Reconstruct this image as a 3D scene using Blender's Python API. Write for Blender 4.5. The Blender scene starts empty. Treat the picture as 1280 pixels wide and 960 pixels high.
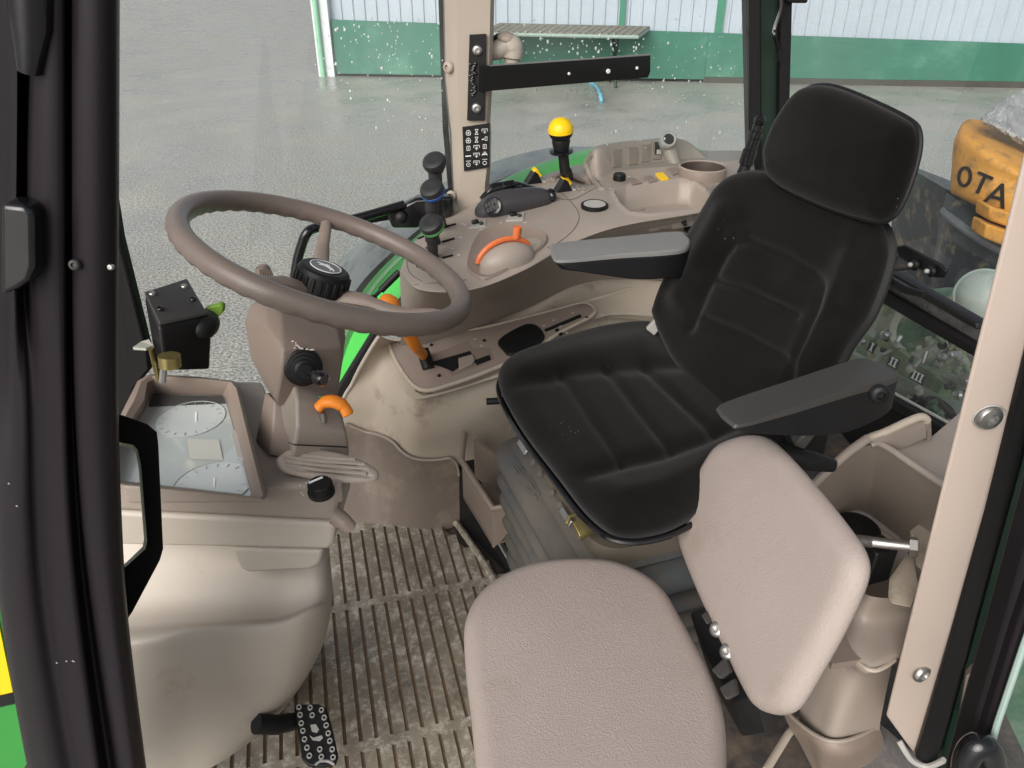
import bpy, bmesh, math, random
from mathutils import Vector as V, Matrix
from mathutils.bvhtree import BVHTree
random.seed(7)
C = bpy.context.scene.collection
CZ, FLOOR, F = 2.3, 1.2, 967.0
PIT = math.radians(30); CP, SP = math.cos(PIT), math.sin(PIT)
CAM = V((0, 0, CZ))

# ------------------------------------------------------------------ survey helpers
def ray(px, py):
    r = (px-640)/F; d = (py-480)/F
    return V((r, CP-SP*d, -SP-CP*d))
def B(px, py, b):                       # a point b below eye level
    q = ray(px, py); return CAM + q*(-b/q.z)
def H(px, py, h): return B(px, py, 1.1-h)   # a point h above the cab floor
def Y(px, py, y):                       # a point y metres across the cab
    q = ray(px, py); return CAM + q*(y/q.y)
def pix(p):
    x, y, z = p.x, p.y, p.z-CZ
    w = y*CP-z*SP
    return (640+F*x/w, 480+F*(-z*CP-y*SP)/w)
class Pl:
    def __init__(s, p, n): s.p, s.n = V(p), V(n).normalized()
    def at(s, px, py, off=0.0):
        q = ray(px, py); t = (s.p-CAM).dot(s.n)/q.dot(s.n)
        return CAM+q*t+s.n*off
def pl3(a, b, c):
    n = (b-a).cross(c-a)
    if n.z < 0: n = -n
    return Pl(a, n)
def frame(o, z, x=V((1, 0, 0))):
    z = V(z).normalized(); y = z.cross(V(x)).normalized(); x = y.cross(z)
    m = Matrix((x, y, z)).transposed().to_4x4(); m.translation = V(o); return m
def cr(p0, p1, p2, p3, t):
    return 0.5*((2*p1)+(p2-p0)*t+(2*p0-5*p1+4*p2-p3)*t*t+(3*p1-p0-3*p2+p3)*t*t*t)
def spline(pts, n, closed=False):       # n points per span
    k = len(pts); out = []
    for i in range(k if closed else k-1):
        g = (lambda j: pts[j % k]) if closed else (lambda j: pts[max(0, min(k-1, j))])
        for s in range(n): out.append(cr(g(i-1), g(i), g(i+1), g(i+2), s/n))
    if not closed: out.append(pts[-1].copy())
    return out
def resample(pts, n):                   # closed loop, equal spacing
    L = [0.0]
    for i in range(len(pts)): L.append(L[-1]+(pts[(i+1) % len(pts)]-pts[i]).length)
    out = []; j = 0
    for k in range(n):
        t = L[-1]*k/n
        while L[j+1] < t: j += 1
        u = (t-L[j])/max(1e-9, L[j+1]-L[j])
        out.append(pts[j].lerp(pts[(j+1) % len(pts)], u))
    return out
def sd_seg(x, y, a, b):
    dx, dy = b[0]-a[0], b[1]-a[1]; l = dx*dx+dy*dy
    t = max(0, min(1, ((x-a[0])*dx+(y-a[1])*dy)/l)) if l else 0
    return math.hypot(x-a[0]-t*dx, y-a[1]-t*dy)
def d_line(x, y, pl): return min(sd_seg(x, y, pl[i], pl[i+1]) for i in range(len(pl)-1))
def inside(x, y, po):
    c = False; j = len(po)-1
    for i in range(len(po)):
        if (po[i][1] > y) != (po[j][1] > y) and x < (po[j][0]-po[i][0])*(y-po[i][1])/(po[j][1]-po[i][1])+po[i][0]: c = not c
        j = i
    return c
def sd_poly(x, y, po):
    d = d_line(x, y, po+[po[0]]); return d if inside(x, y, po) else -d
def sstep(t): t = max(0, min(1, t)); return t*t*(3-2*t)

# ------------------------------------------------------------------ geometry collector
class G:
    def __init__(s): s.v, s.f = [], []
    def add(s, vs, fs):
        o = len(s.v); s.v += [V(p) for p in vs]; s.f += [tuple(i+o for i in f) for f in fs]; return s
    def hexa(s, a, b):                  # two quads joined
        return s.loft([a, b])
    def box(s, m, x, y, z):
        vs = [m @ V((sx*x/2, sy*y/2, sz*z/2)) for sz in (-1, 1) for sx, sy in ((-1, -1), (1, -1), (1, 1), (-1, 1))]
        return s.add(vs, [(3, 2, 1, 0), (4, 5, 6, 7), (0, 1, 5, 4), (1, 2, 6, 5), (2, 3, 7, 6), (3, 0, 4, 7)])
    def loft(s, rings, c0=True, c1=True, closed=True):
        n = len(rings[0]); vs = [p for r in rings for p in r]; fs = []
        for i in range(len(rings)-1):
            for j in range(n if closed else n-1):
                k = (j+1) % n; fs.append((i*n+j, i*n+k, (i+1)*n+k, (i+1)*n+j))
        if c0: fs.append(tuple(range(n))[::-1])
        if c1: fs.append(tuple(range((len(rings)-1)*n, len(rings)*n)))
        return s.add(vs, fs)
    def prism(s, poly, vec): return s.loft([[V(p) for p in poly], [V(p)+V(vec) for p in poly]])
    def grid(s, rows): return s.loft(rows, False, False, False)
    def lathe(s, prof, m, n=32, c0=True, c1=True):
        return s.loft([[m @ V((r*math.cos(a), r*math.sin(a), z)) for a in [2*math.pi*k/n for k in range(n)]] for r, z in prof], c0, c1)
    def tube(s, pts, r, n=14, closed=False, flat=1.0):
        pts = [V(p) for p in pts]; k = len(pts); rr = r if isinstance(r, (list, tuple)) else [r]*k
        t0 = (pts[1]-pts[0]).normalized(); up = V((0, 0, 1)) if abs(t0.z) < .9 else V((1, 0, 0))
        x = (up-t0*up.dot(t0)).normalized(); rings = []
        for i in range(k):
            if closed: t = pts[(i+1) % k]-pts[i-1]
            else: t = pts[min(k-1, i+1)]-pts[max(0, i-1)]
            t = t.normalized(); x = (x-t*x.dot(t)).normalized(); y = t.cross(x)
            rings.append([pts[i]+(x*math.cos(a)*flat+y*math.sin(a))*rr[i] for a in [2*math.pi*j/n for j in range(n)]])
        if closed:
            rings.append(rings[0]); return s.loft(rings, False, False)
        return s.loft(rings)
    def ell(s, m, a, b, c, n=24, k=12, lo=-90, hi=90):
        rings = []
        for i in range(k+1):
            t = math.radians(lo+(hi-lo)*i/k); q = max(1e-4, math.cos(t))
            rings.append([m @ V((a*q*math.cos(w), b*q*math.sin(w), c*math.sin(t))) for w in [2*math.pi*j/n for j in range(n)]])
        return s.loft(rings)

MAT = {}                                # world matrix of every thing, so that parts can be given in place
def prop(o, label, cat, group=None):
    o['label'] = label; o['category'] = cat
    if group: o['group'] = group
def T(name, label, cat, loc, group=None):
    o = bpy.data.objects.new(name, None); C.objects.link(o); o.location = V(loc); o.empty_display_size = .05
    prop(o, label, cat, group); MAT[o.name] = V(loc); return o
def O(name, g, m, parent=None, bevel=0, sub=0, angle=40, label=None, base=None, seg=2):
    off = MAT[parent.name] if parent else V(base) if base is not None else V((0, 0, 0))
    me = bpy.data.meshes.new(name); me.from_pydata([tuple(p-off) for p in g.v], [], g.f); me.update()
    bm = bmesh.new(); bm.from_mesh(me); bmesh.ops.recalc_face_normals(bm, faces=bm.faces); bm.to_mesh(me); bm.free()
    me.polygons.foreach_set('use_smooth', [True]*len(me.polygons))
    if not sub and not bevel: me.set_sharp_from_angle(angle=math.radians(angle))
    o = bpy.data.objects.new(name, me); C.objects.link(o); me.materials.append(m)
    if parent: o.parent = parent
    elif base is not None: o.location = off
    MAT[o.name] = off
    if bevel:
        b = o.modifiers.new('bevel', 'BEVEL'); b.width = bevel; b.segments = seg; b.limit_method = 'ANGLE'; b.angle_limit = math.radians(25); b.harden_normals = False
        me.set_sharp_from_angle(angle=math.radians(75))
    if sub:
        q = o.modifiers.new('sub', 'SUBSURF'); q.levels = q.render_levels = sub
    if label: o['label'] = label
    return o
def structure(name, g, m): o = O(name, g, m); o['kind'] = 'structure'; return o
def lone(name, g, m, label, cat, base, group=None, **k): o = O(name, g, m, base=base, **k); prop(o, label, cat, group); return o

def pillow(out, n, front, back, rnd, dome=0.0, grooves=(), N=120, rings=14, bulge=None, backin=.02, c=None):
    n = V(n).normalized(); out = resample(out, N); g = G()
    c = c or sum(out, V())/N
    def inset(ring, d):
        r = []
        for i in range(N):
            t = (ring[(i+2) % N]-ring[i-2]).normalized(); q = n.cross(t)
            if q.dot(c-ring[i]) < 0: q = -q
            r.append(ring[i]+q*d)
        return r
    R = []
    R.append([p-n*back for p in inset(out, backin)])
    R.append([p-n*(back-backin*.6) for p in inset(out, backin*.25)])
    R.append([p.copy() for p in out])
    for k in range(1, 7):
        a = math.pi/2*k/6; ii = inset(out, rnd*(1-math.cos(a)))
        R.append([p+n*(front*math.sin(a)) for p in ii])
    last = [p-n*front for p in R[-1]]
    for k in range(1, rings+1):
        s = 1-k/rings if k < rings else .004
        R.append([c+(p-c)*s+n*(front+dome*(1-s*s)) for p in last])
    for ri, r in enumerate(R):
        if ri < 3: continue
        fade = min(1, (ri-2)/6)
        for i, p in enumerate(r):
            x, y = pix(p); dz = 0
            for pl, w, dp in grooves: dz -= dp*math.exp(-(d_line(x, y, pl)/w)**2)
            if bulge: dz += bulge(x, y)
            r[i] = p+n*dz*fade
    return g.loft(R)

# ------------------------------------------------------------------ materials
def lin(c): return tuple(((x/255)/12.92 if x/255 <= .04045 else ((x/255+.055)/1.055)**2.4) for x in c)+(1,)
def mat(name, col, rough=.5, var=.08, vs=7, bump=.12, bs=500, spec=.4, metal=0, sheen=0, dirt=None, ds=9, dt=.6, specks=0, coat=0, rv=.1, emit=None):
    m = bpy.data.materials.new(name); m.use_nodes = True; t = m.node_tree; nd = t.nodes; L = t.links.new
    p = nd['Principled BSDF']; tc = nd.new('ShaderNodeTexCoord'); co = tc.outputs['Object']
    c = lin(col); n1 = nd.new('ShaderNodeTexNoise'); n1.inputs['Scale'].default_value = vs; n1.inputs['Detail'].default_value = 7; n1.inputs['Roughness'].default_value = .62; L(co, n1.inputs['Vector'])
    r = nd.new('ShaderNodeValToRGB'); r.color_ramp.elements[0].position = .3; r.color_ramp.elements[1].position = .7
    r.color_ramp.elements[0].color = tuple(x*(1-var) for x in c[:3])+(1,); r.color_ramp.elements[1].color = tuple(min(1, x*(1+var)) for x in c[:3])+(1,)
    L(n1.outputs['Fac'], r.inputs['Fac']); out = r.outputs['Color']
    if dirt:
        n2 = nd.new('ShaderNodeTexNoise'); n2.inputs['Scale'].default_value = ds; n2.inputs['Detail'].default_value = 10; n2.inputs['Roughness'].default_value = .7; L(co, n2.inputs['Vector'])
        r2 = nd.new('ShaderNodeValToRGB'); r2.color_ramp.elements[0].position = dt-.08; r2.color_ramp.elements[1].position = dt+.12; L(n2.outputs['Fac'], r2.inputs['Fac'])
        x = nd.new('ShaderNodeMix'); x.data_type = 'RGBA'; L(r2.outputs['Color'], x.inputs[0]); L(out, x.inputs[6]); x.inputs[7].default_value = lin(dirt); out = x.outputs[2]
    if specks:
        vo = nd.new('ShaderNodeTexVoronoi'); vo.inputs['Scale'].default_value = specks; L(co, vo.inputs['Vector'])
        r3 = nd.new('ShaderNodeValToRGB'); r3.color_ramp.elements[0].position = .07; r3.color_ramp.elements[0].color = (1, 1, 1, 1); r3.color_ramp.elements[1].position = .1; r3.color_ramp.elements[1].color = (0, 0, 0, 1); L(vo.outputs['Distance'], r3.inputs['Fac'])
        n4 = nd.new('ShaderNodeTexNoise'); n4.inputs['Scale'].default_value = 11; L(co, n4.inputs['Vector'])
        r4 = nd.new('ShaderNodeValToRGB'); r4.color_ramp.elements[0].position = .62; r4.color_ramp.elements[1].position = .70; L(n4.outputs['Fac'], r4.inputs['Fac'])
        mu = nd.new('ShaderNodeMath'); mu.operation = 'MULTIPLY'; L(r3.outputs['Color'], mu.inputs[0]); L(r4.outputs['Color'], mu.inputs[1])
        x = nd.new('ShaderNodeMix'); x.data_type = 'RGBA'; L(mu.outputs[0], x.inputs[0]); L(out, x.inputs[6]); x.inputs[7].default_value = lin((140, 136, 128)); out = x.outputs[2]
    L(out, p.inputs['Base Color'])
    mr = nd.new('ShaderNodeMapRange'); mr.inputs['To Min'].default_value = max(.02, rough-rv); mr.inputs['To Max'].default_value = min(1, rough+rv); L(n1.outputs['Fac'], mr.inputs['Value']); L(mr.outputs[0], p.inputs['Roughness'])
    p.inputs['Specular IOR Level'].default_value = spec; p.inputs['Metallic'].default_value = metal
    if sheen: p.inputs['Sheen Weight'].default_value = sheen; p.inputs['Sheen Roughness'].default_value = .45
    if coat: p.inputs['Coat Weight'].default_value = coat; p.inputs['Coat Roughness'].default_value = .12
    if bump:
        n3 = nd.new('ShaderNodeTexNoise'); n3.inputs['Scale'].default_value = bs; n3.inputs['Detail'].default_value = 3; L(co, n3.inputs['Vector'])
        b = nd.new('ShaderNodeBump'); b.inputs['Strength'].default_value = bump; b.inputs['Distance'].default_value = .002; L(n3.outputs['Fac'], b.inputs['Height']); L(b.outputs[0], p.inputs['Normal'])
    return m
def leather(name, col):
    m = mat(name, col, .5, .05, 5, 0, dirt=(144, 131, 121), ds=7, dt=.64); t = m.node_tree; nd = t.nodes; L = t.links.new; p = nd['Principled BSDF']
    tc = nd['Texture Coordinate']; vo = nd.new('ShaderNodeTexVoronoi'); vo.feature = 'DISTANCE_TO_EDGE'; vo.inputs['Scale'].default_value = 250
    n = nd.new('ShaderNodeTexNoise'); n.inputs['Scale'].default_value = 60; n.inputs['Detail'].default_value = 4; L(tc.outputs['Object'], n.inputs['Vector'])
    x = nd.new('ShaderNodeMix'); x.data_type = 'RGBA'; x.inputs[0].default_value = .035; L(tc.outputs['Object'], x.inputs[6]); L(n.outputs['Color'], x.inputs[7]); L(x.outputs[2], vo.inputs['Vector'])
    r = nd.new('ShaderNodeMapRange'); r.inputs['From Max'].default_value = .25; L(vo.outputs['Distance'], r.inputs['Value'])
    b = nd.new('ShaderNodeBump'); b.inputs['Strength'].default_value = .28; b.inputs['Distance'].default_value = .0012; L(r.outputs[0], b.inputs['Height']); L(b.outputs[0], p.inputs['Normal'])
    return m
def glass(name, haze=.03, tint=(.93, .96, .945)):
    m = bpy.data.materials.new(name); m.use_nodes = True; t = m.node_tree; nd = t.nodes; L = t.links.new; nd.remove(nd['Principled BSDF'])
    tr = nd.new('ShaderNodeBsdfTransparent'); tr.inputs[0].default_value = tint+(1,)
    gl = nd.new('ShaderNodeBsdfGlossy'); gl.inputs['Roughness'].default_value = .02
    fr = nd.new('ShaderNodeFresnel'); fr.inputs[0].default_value = 1.45
    df = nd.new('ShaderNodeBsdfDiffuse'); df.inputs[0].default_value = (.8, .85, .83, 1)  # pale diffuse layer gives the glass its whitish haze
    tc = nd.new('ShaderNodeTexCoord'); n = nd.new('ShaderNodeTexNoise'); n.inputs['Scale'].default_value = 2.5; n.inputs['Detail'].default_value = 5; L(tc.outputs['Object'], n.inputs['Vector'])
    mr = nd.new('ShaderNodeMapRange'); mr.inputs['From Min'].default_value = .35; mr.inputs['From Max'].default_value = .75; mr.inputs['To Max'].default_value = haze*2; L(n.outputs['Fac'], mr.inputs['Value'])
    a = nd.new('ShaderNodeMixShader'); L(mr.outputs[0], a.inputs[0]); L(tr.outputs[0], a.inputs[1]); L(df.outputs[0], a.inputs[2])
    b = nd.new('ShaderNodeMixShader'); L(fr.outputs[0], b.inputs[0]); L(a.outputs[0], b.inputs[1]); L(gl.outputs[0], b.inputs[2])
    L(b.outputs[0], nd['Material Output'].inputs['Surface']); return m
TAUPE = mat('taupe_plastic', (150, 139, 129), .42, .05, bump=.1, dirt=(172, 160, 145), ds=20, dt=.68)
TAUPE_D = mat('dark_taupe_plastic', (132, 118, 108), .45, .05, bump=.1, dirt=(140, 126, 114), ds=16, dt=.66)
KICK = mat('kick_panel_plastic', (112, 100, 90), .5, .12, bump=.15, dirt=(140, 128, 112), ds=10, dt=.6)
WHEEL = mat('wheel_rim_plastic', (109, 98, 91), .38, .05, bump=.14, bs=350)
BEIGE = mat('beige_plastic', (180, 171, 159), .45, .04, bump=.08, dirt=(164, 146, 122), ds=12, dt=.68)
BEIGE_W = mat('worn_beige_plastic', (180, 168, 152), .5, .06, bump=.1, dirt=(135, 117, 98), ds=13, dt=.64)
PILLAR = mat('pillar_trim', (182, 167, 156), .5, .03, bump=.05)
PILLAR_F = mat('far_pillar_trim', (166, 155, 142), .5, .03, bump=.05)
LEATHER = leather('seat_vinyl', (156, 144, 137))
FABRIC = mat('black_fabric', (21, 20, 19), .98, .3, 9, .35, 1500, spec=.02, sheen=.10, specks=120, dirt=(28, 27, 26), ds=8, dt=.6)
BLACK = mat('black_plastic', (22, 22, 23), .48, .1, bump=.1, spec=.3)
BLACK_G = mat('gloss_black', (20, 20, 23), .2, .1, bump=.0, coat=.3)
GREYPL = mat('grey_black_plastic', (60, 58, 56), .5, .06, bump=.2, bs=400)
ARMTOP = mat('arm_pad_top', (120, 120, 118), .6, .06, bump=.25, bs=500)
DOORB = mat('door_black', (25, 21, 25), .46, .1, bump=.04, rv=.1, spec=.22)
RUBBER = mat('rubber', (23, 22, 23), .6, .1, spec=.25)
FLOORD = mat('dirty_floor', (66, 62, 60), .45, .3, 7, .2, 200, dirt=(120, 104, 90), ds=8, dt=.56)
BELLOWS = mat('dusty_bellows', (90, 86, 80), .62, .2, 9, .15, 200, dirt=(72, 76, 80), ds=12, dt=.54)
BELLOWS_L = mat('dusty_lip', (92, 85, 74), .6, .15, 12, .1)
STEEL = mat('steel', (170, 168, 165), .35, .2, 20, .1, metal=.9)
ZINC = mat('yellow_zinc', (140, 128, 84), .35, .25, 30, .05, metal=.7)
ORANGE = mat('orange_plastic', (240, 140, 40), .45, .05, bump=.05)
ORANGE_T = mat('orange_red_plastic', (206, 108, 60), .45, .05, bump=.05)
YELLOW = mat('yellow_plastic', (240, 196, 20), .35, .04, bump=.03)
GREEN = mat('green_paint', (74, 196, 78), .35, .06, bump=.02, coat=.3, dirt=(120, 200, 120), ds=12, dt=.7)
GREEN_D = mat('dark_green_paint', (26, 46, 36), .35, .2, bump=.02)
GREEN_L = mat('lever_green', (112, 150, 50), .5, .05)
BLUE = mat('blue_plastic', (40, 80, 150), .4, .05)
RINGG = mat('green_plastic', (80, 150, 80), .4, .05)
WHITE = mat('white_print', (225, 225, 220), .6, .02, bump=0)
WPRINT = mat('faded_print', (205, 196, 186), .6, .02, bump=0)
GREYC = mat('grey_cap', (165, 163, 158), .5, .05, bump=.2)
DARKHOLE = mat('hole', (12, 12, 12), .9, .05, bump=0)
SCREEN = mat('screen_glare', (180, 188, 186), .12, .06, 6, 0, spec=.9, coat=.8)  # pale tone puts the reflected sky into the screen colour
SCREEN_D = mat('lcd_dial', (192, 199, 197), .15, .03, 9, 0, coat=.6)
SCREEN_N = mat('lcd_needle', (236, 238, 236), .3, .02, 9, 0)
SCREEN_Y = mat('lcd_window', (192, 193, 184), .2, .03, 9, 0, coat=.5)
SEAMC = mat('seam_taupe', (78, 69, 62), .7, .05, bump=0)  # darker taupe for the thin joint lines of the cover
GLASS = glass('window_glass', .045)
GLASS_R = glass('rear_glass', .03, (.9, .95, .92))
DROP = mat('water_drop', (188, 198, 195), .15, .02, bump=0, spec=.8)
ORANGE_M = mat('worn_yellow_paint', (204, 146, 66), .6, .16, 6, .1, 60, dirt=(112, 90, 64), ds=12, dt=.57)
NAVY = mat('worn_dark_paint', (42, 46, 52), .45, .25, 5, .1, 60, dirt=(138, 122, 90), ds=10, dt=.61)
SHEET = mat('grey_plastic_sheet', (150, 150, 150), .35, .25, 12, .8, 25)
HITCH = mat('greasy_green', (78, 108, 82), .5, .4, 14, .2, 80, dirt=(150, 140, 112), ds=16, dt=.56)
HITCH_G = mat('paled_grey_metal', (168, 168, 156), .5, .25, 14, .2, 80, dirt=(80, 90, 76), ds=14, dt=.55)  # grey raised to carry the rear glass reflection; darker patches are dirt
CLAD = mat('white_cladding', (170, 180, 190), .5, .05, 1.5, 0)
CLADG = mat('green_cladding', (58, 112, 94), .5, .1, 1.2, .05, 20, dirt=(88, 136, 118), ds=1.2, dt=.6)
CLADP = mat('green_post', (62, 128, 102), .5, .08)
WOOD = mat('weathered_slats', (120, 116, 106), .8, .3, 9, .3, 40)
DISH = mat('pale_frame', (140, 160, 150), .5, .1)

# ------------------------------------------------------------------ small hardware
def screw(parent, p, n, r, m=STEEL, name='screw', label=None):
    mtx = frame(p, n, V((.3, .5, .7)))
    g = G().lathe([(r, -.002), (r, r*.25), (r*.8, r*.55), (r*.45, r*.6), (r*.42, r*.15), (.0005, r*.12)], mtx, 20, True, True)
    return O(name, g, m, parent, label=label, angle=50)
def stick(g, m, *a): return g.box(m, *a)
def text(s, size, m, depth=.0008):      # flat letters as mesh data in the frame m
    cu = bpy.data.curves.new('t', 'FONT'); cu.body = s; cu.size = size; cu.extrude = depth; cu.align_x = 'CENTER'; cu.align_y = 'CENTER'
    o = bpy.data.objects.new('t', cu); C.objects.link(o); dg = bpy.context.evaluated_depsgraph_get(); me = o.evaluated_get(dg).to_mesh()
    g = G().add([m @ v.co for v in me.vertices], [tuple(p.vertices) for p in me.polygons])
    o.evaluated_get(dg).to_mesh_clear(); bpy.data.objects.remove(o); bpy.data.curves.remove(cu); return g

# ================================================================== SETTING
def sheet(z, x0, x1, y0, y1, nx=1, ny=1):
    return G().grid([[V((x0+(x1-x0)*i/nx, y0+(y1-y0)*j/ny, z)) for i in range(nx+1)] for j in range(ny+1)])
gm = bpy.data.materials.new('asphalt'); gm.use_nodes = True
t = gm.node_tree; nd = t.nodes; L = t.links.new; p = nd['Principled BSDF']; tc = nd.new('ShaderNodeTexCoord')
n1 = nd.new('ShaderNodeTexNoise'); n1.inputs['Scale'].default_value = 50; n1.inputs['Detail'].default_value = 5; L(tc.outputs['Object'], n1.inputs['Vector'])
n2 = nd.new('ShaderNodeTexNoise'); n2.inputs['Scale'].default_value = 1.1; n2.inputs['Detail'].default_value = 6; L(tc.outputs['Object'], n2.inputs['Vector'])
v1 = nd.new('ShaderNodeTexVoronoi'); v1.inputs['Scale'].default_value = 40; L(tc.outputs['Object'], v1.inputs['Vector'])
r1 = nd.new('ShaderNodeValToRGB'); r1.color_ramp.elements[0].position = .36; r1.color_ramp.elements[1].position = .68
r1.color_ramp.elements[0].color = lin((94, 92, 87)); r1.color_ramp.elements[1].color = lin((190, 186, 178)); L(n1.outputs['Fac'], r1.inputs['Fac'])
r2 = nd.new('ShaderNodeValToRGB'); r2.color_ramp.elements[0].position = .35; r2.color_ramp.elements[1].position = .65
r2.color_ramp.elements[0].color = (.86, .86, .87, 1); r2.color_ramp.elements[1].color = (1.06, 1.05, 1.03, 1); L(n2.outputs['Fac'], r2.inputs['Fac'])
x = nd.new('ShaderNodeMix'); x.data_type = 'RGBA'; x.blend_type = 'MULTIPLY'; x.inputs[0].default_value = 1; L(r1.outputs['Color'], x.inputs[6]); L(r2.outputs['Color'], x.inputs[7])
r3 = nd.new('ShaderNodeValToRGB'); r3.color_ramp.elements[0].position = .12; r3.color_ramp.elements[0].color = (.6, .6, .6, 1); r3.color_ramp.elements[1].position = .25; r3.color_ramp.elements[1].color = (0, 0, 0, 1); L(v1.outputs['Distance'], r3.inputs['Fac'])
x2 = nd.new('ShaderNodeMix'); x2.data_type = 'RGBA'; L(r3.outputs['Color'], x2.inputs[0]); L(x.outputs[2], x2.inputs[6]); x2.inputs[7].default_value = lin((225, 222, 210)); L(x2.outputs[2], p.inputs['Base Color'])
wr = nd.new('ShaderNodeMapRange'); wr.inputs['From Min'].default_value = .35; wr.inputs['From Max'].default_value = .65; wr.inputs['To Min'].default_value = .22; wr.inputs['To Max'].default_value = .5; L(n2.outputs['Fac'], wr.inputs['Value']); L(wr.outputs[0], p.inputs['Roughness']); bp = nd.new('ShaderNodeBump'); bp.inputs['Strength'].default_value = .5; bp.inputs['Distance'].default_value = .006; L(n1.outputs['Fac'], bp.inputs['Height']); L(bp.outputs[0], p.inputs['Normal'])
structure('ground', sheet(0, -150, 150, -60, 220), gm)

# workshop wall behind the yard
w0, w1 = V((-3.35, 15.85, 0)), V((11.2, 14.35, 0)); wd = (w1-w0).normalized(); wn = V((wd.y, -wd.x, 0)); WL = (w1-w0).length
bld = T('workshop_building', 'long workshop with white corrugated cladding above a green base, across the yard', 'building', w0)
ht = lambda s: .98-.022*s
g = G(); rows = [[], []]; s = 0; k = 0
prof = [(0, 0), (.16, 0), (.175, -.022), (.205, -.022), (.22, 0)]
while s < WL:
    for ds, dd in prof[:-1]:
        if s+ds > WL: break
        q = w0+wd*(s+ds)-wn*dd*1.0
        rows[0].append(q+V((0, 0, .5))); rows[1].append(q+V((0, 0, 4.2)))
    s += .22
g.grid(rows); O('corrugated_wall', g, CLAD, bld, angle=10)
g = G(); a, b = w0+wn*-.0, w0+wd*WL*.55
def slab(s0, s1, z0, zt0, zt1, d0, d1):
    q = [w0+wd*s0+wn*d0, w0+wd*s1+wn*d0, w0+wd*s1+wn*d1, w0+wd*s0+wn*d1]
    top = [V((q[0].x, q[0].y, zt0)), V((q[1].x, q[1].y, zt1)), V((q[2].x, q[2].y, zt1)), V((q[3].x, q[3].y, zt0))]
    return G().loft([[V((c.x, c.y, z0)) for c in q], top])
O('base_panel', slab(.02, 6.9, .05, ht(0), ht(6.9), .03, .10), CLADG, bld)
O('base_panel', slab(6.902, WL, .0, ht(6.9), ht(WL), .035, .13), CLADG, bld)
O('base_gap_shade', slab(.02, 6.9, -.2, .045, .045, -.05, .06), RUBBER, bld)  # dark slab standing in for the shaded gap below the green base
O('base_gap_shade', slab(6.91, WL, -.2, .10, .10, -.05, .165), mat('gap_shade_grey', (70, 68, 62), .8), bld)  # same gap further right, its shade put into the slab colour
for s, wdt in ((5.3, .1), (7.0, .13), (12.6, .12)): O('post', slab(s, s+wdt, .3, 4.1, 4.1, .03, .07), CLADP, bld)
O('corner_post', slab(-.32, -.01, -.1, 4.2, 4.2, -.1, .16), mat('corner_white', (205, 210, 212), .5), bld)
O('downpipe', G().tube([w0+wd*-.22+wn*.2+V((0, 0, z)) for z in (0, 1, 2, 4)], .05), mat('pale_green_pipe', (140, 190, 160), .5), bld)

# slatted table in front of the wall
def wp(s, d, z): q = w0+wd*s+wn*d; return V((q.x, q.y, z))
tb = T('slatted_table', 'grey slatted wooden table standing against the green base of the workshop', 'table', wp(4.4, .55, 0))
A_, B_, C_, D_ = wp(2.98, .95, .865), wp(5.62, .95, .84), wp(5.85, .18, .90), wp(3.15, .18, .93)
g = G()
for i in range(21):
    u0, u1 = (i+.06)/21, (i+.94)/21
    pa, pb, pc, pd = A_.lerp(B_, u0), A_.lerp(B_, u1), D_.lerp(C_, u1), D_.lerp(C_, u0)
    g.prism([pa, pb, pc, pd], (0, 0, .035))
O('slatted_top', g, WOOD, tb)
O('frame', G().tube([A_+V((0, 0, -.01)), B_+V((0, 0, -.01)), C_+V((0, 0, -.01)), D_+V((0, 0, -.01))], .03, 8, True), DISH, tb)
for s in (3.5, 5.3):
    O('leg', G().tube([wp(s, .9, 0), wp(s-.1, .3, .88)], .025, 8), GREEN_D, tb); O('leg', G().tube([wp(s-.1, .25, 0), wp(s, .85, .85)], .025, 8), GREEN_D, tb)
# short pale blue curved tube by the wall
lone('pale_blue_arc', G().tube(spline([B(738, 104, 2.29), B(745, 108, 2.26), B(750, 118, 2.2), B(752, 128, 2.28)], 6), .03, 8), mat('pale_blue_tone', (110, 170, 190), .5), 'short curved pale blue tube in front of the green wall', 'hose', B(750, 124, 2.3))

# ================================================================== CAB SHELL
LAT = V((.259, -.966, 0)); FWD = V((-.966, -.259, 0))
cab = T('cab_floor', 'dirty dark floor pan of the cab beneath the mat and seats', 'floor', (0, 1, FLOOR))
O('floor_pan', G().prism([V((-.75, .42, FLOOR-.03)), V((.75, .42, FLOOR-.03)), V((.95, 1.75, FLOOR-.03)), V((-.75, 1.5, FLOOR-.03))], (0, 0, .024)), FLOORD, cab)

# ribbed mat
uo = V((.966, .259, 0)); vo_ = V((.259, -.966, 0))
def uv(u, v, z=0): return V((uo.x*u+vo_.x*v, uo.y*u+vo_.y*v, FLOOR+z))
matm = mat('scuffed_mat', (136, 127, 113), .26, .16, 16, .25, 60, dirt=(196, 190, 178), ds=62, dt=.56, rv=.26)
t = matm.node_tree; nd = t.nodes; Lk = t.links.new; pr = nd['Principled BSDF']
src = pr.inputs['Base Color'].links[0].from_socket
nn = nd.new('ShaderNodeTexNoise'); nn.inputs['Scale'].default_value = 6.5; nn.inputs['Detail'].default_value = 9; nn.inputs['Roughness'].default_value = .75; Lk(nd['Texture Coordinate'].outputs['Object'], nn.inputs['Vector'])
rr = nd.new('ShaderNodeValToRGB'); rr.color_ramp.elements[0].position = .5; rr.color_ramp.elements[1].position = .66; Lk(nn.outputs['Fac'], rr.inputs['Fac'])
xx = nd.new('ShaderNodeMix'); xx.data_type = 'RGBA'; Lk(rr.outputs['Color'], xx.inputs[0]); Lk(src, xx.inputs[6]); xx.inputs[7].default_value = lin((100, 90, 78)); Lk(xx.outputs[2], pr.inputs['Base Color'])
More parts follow.
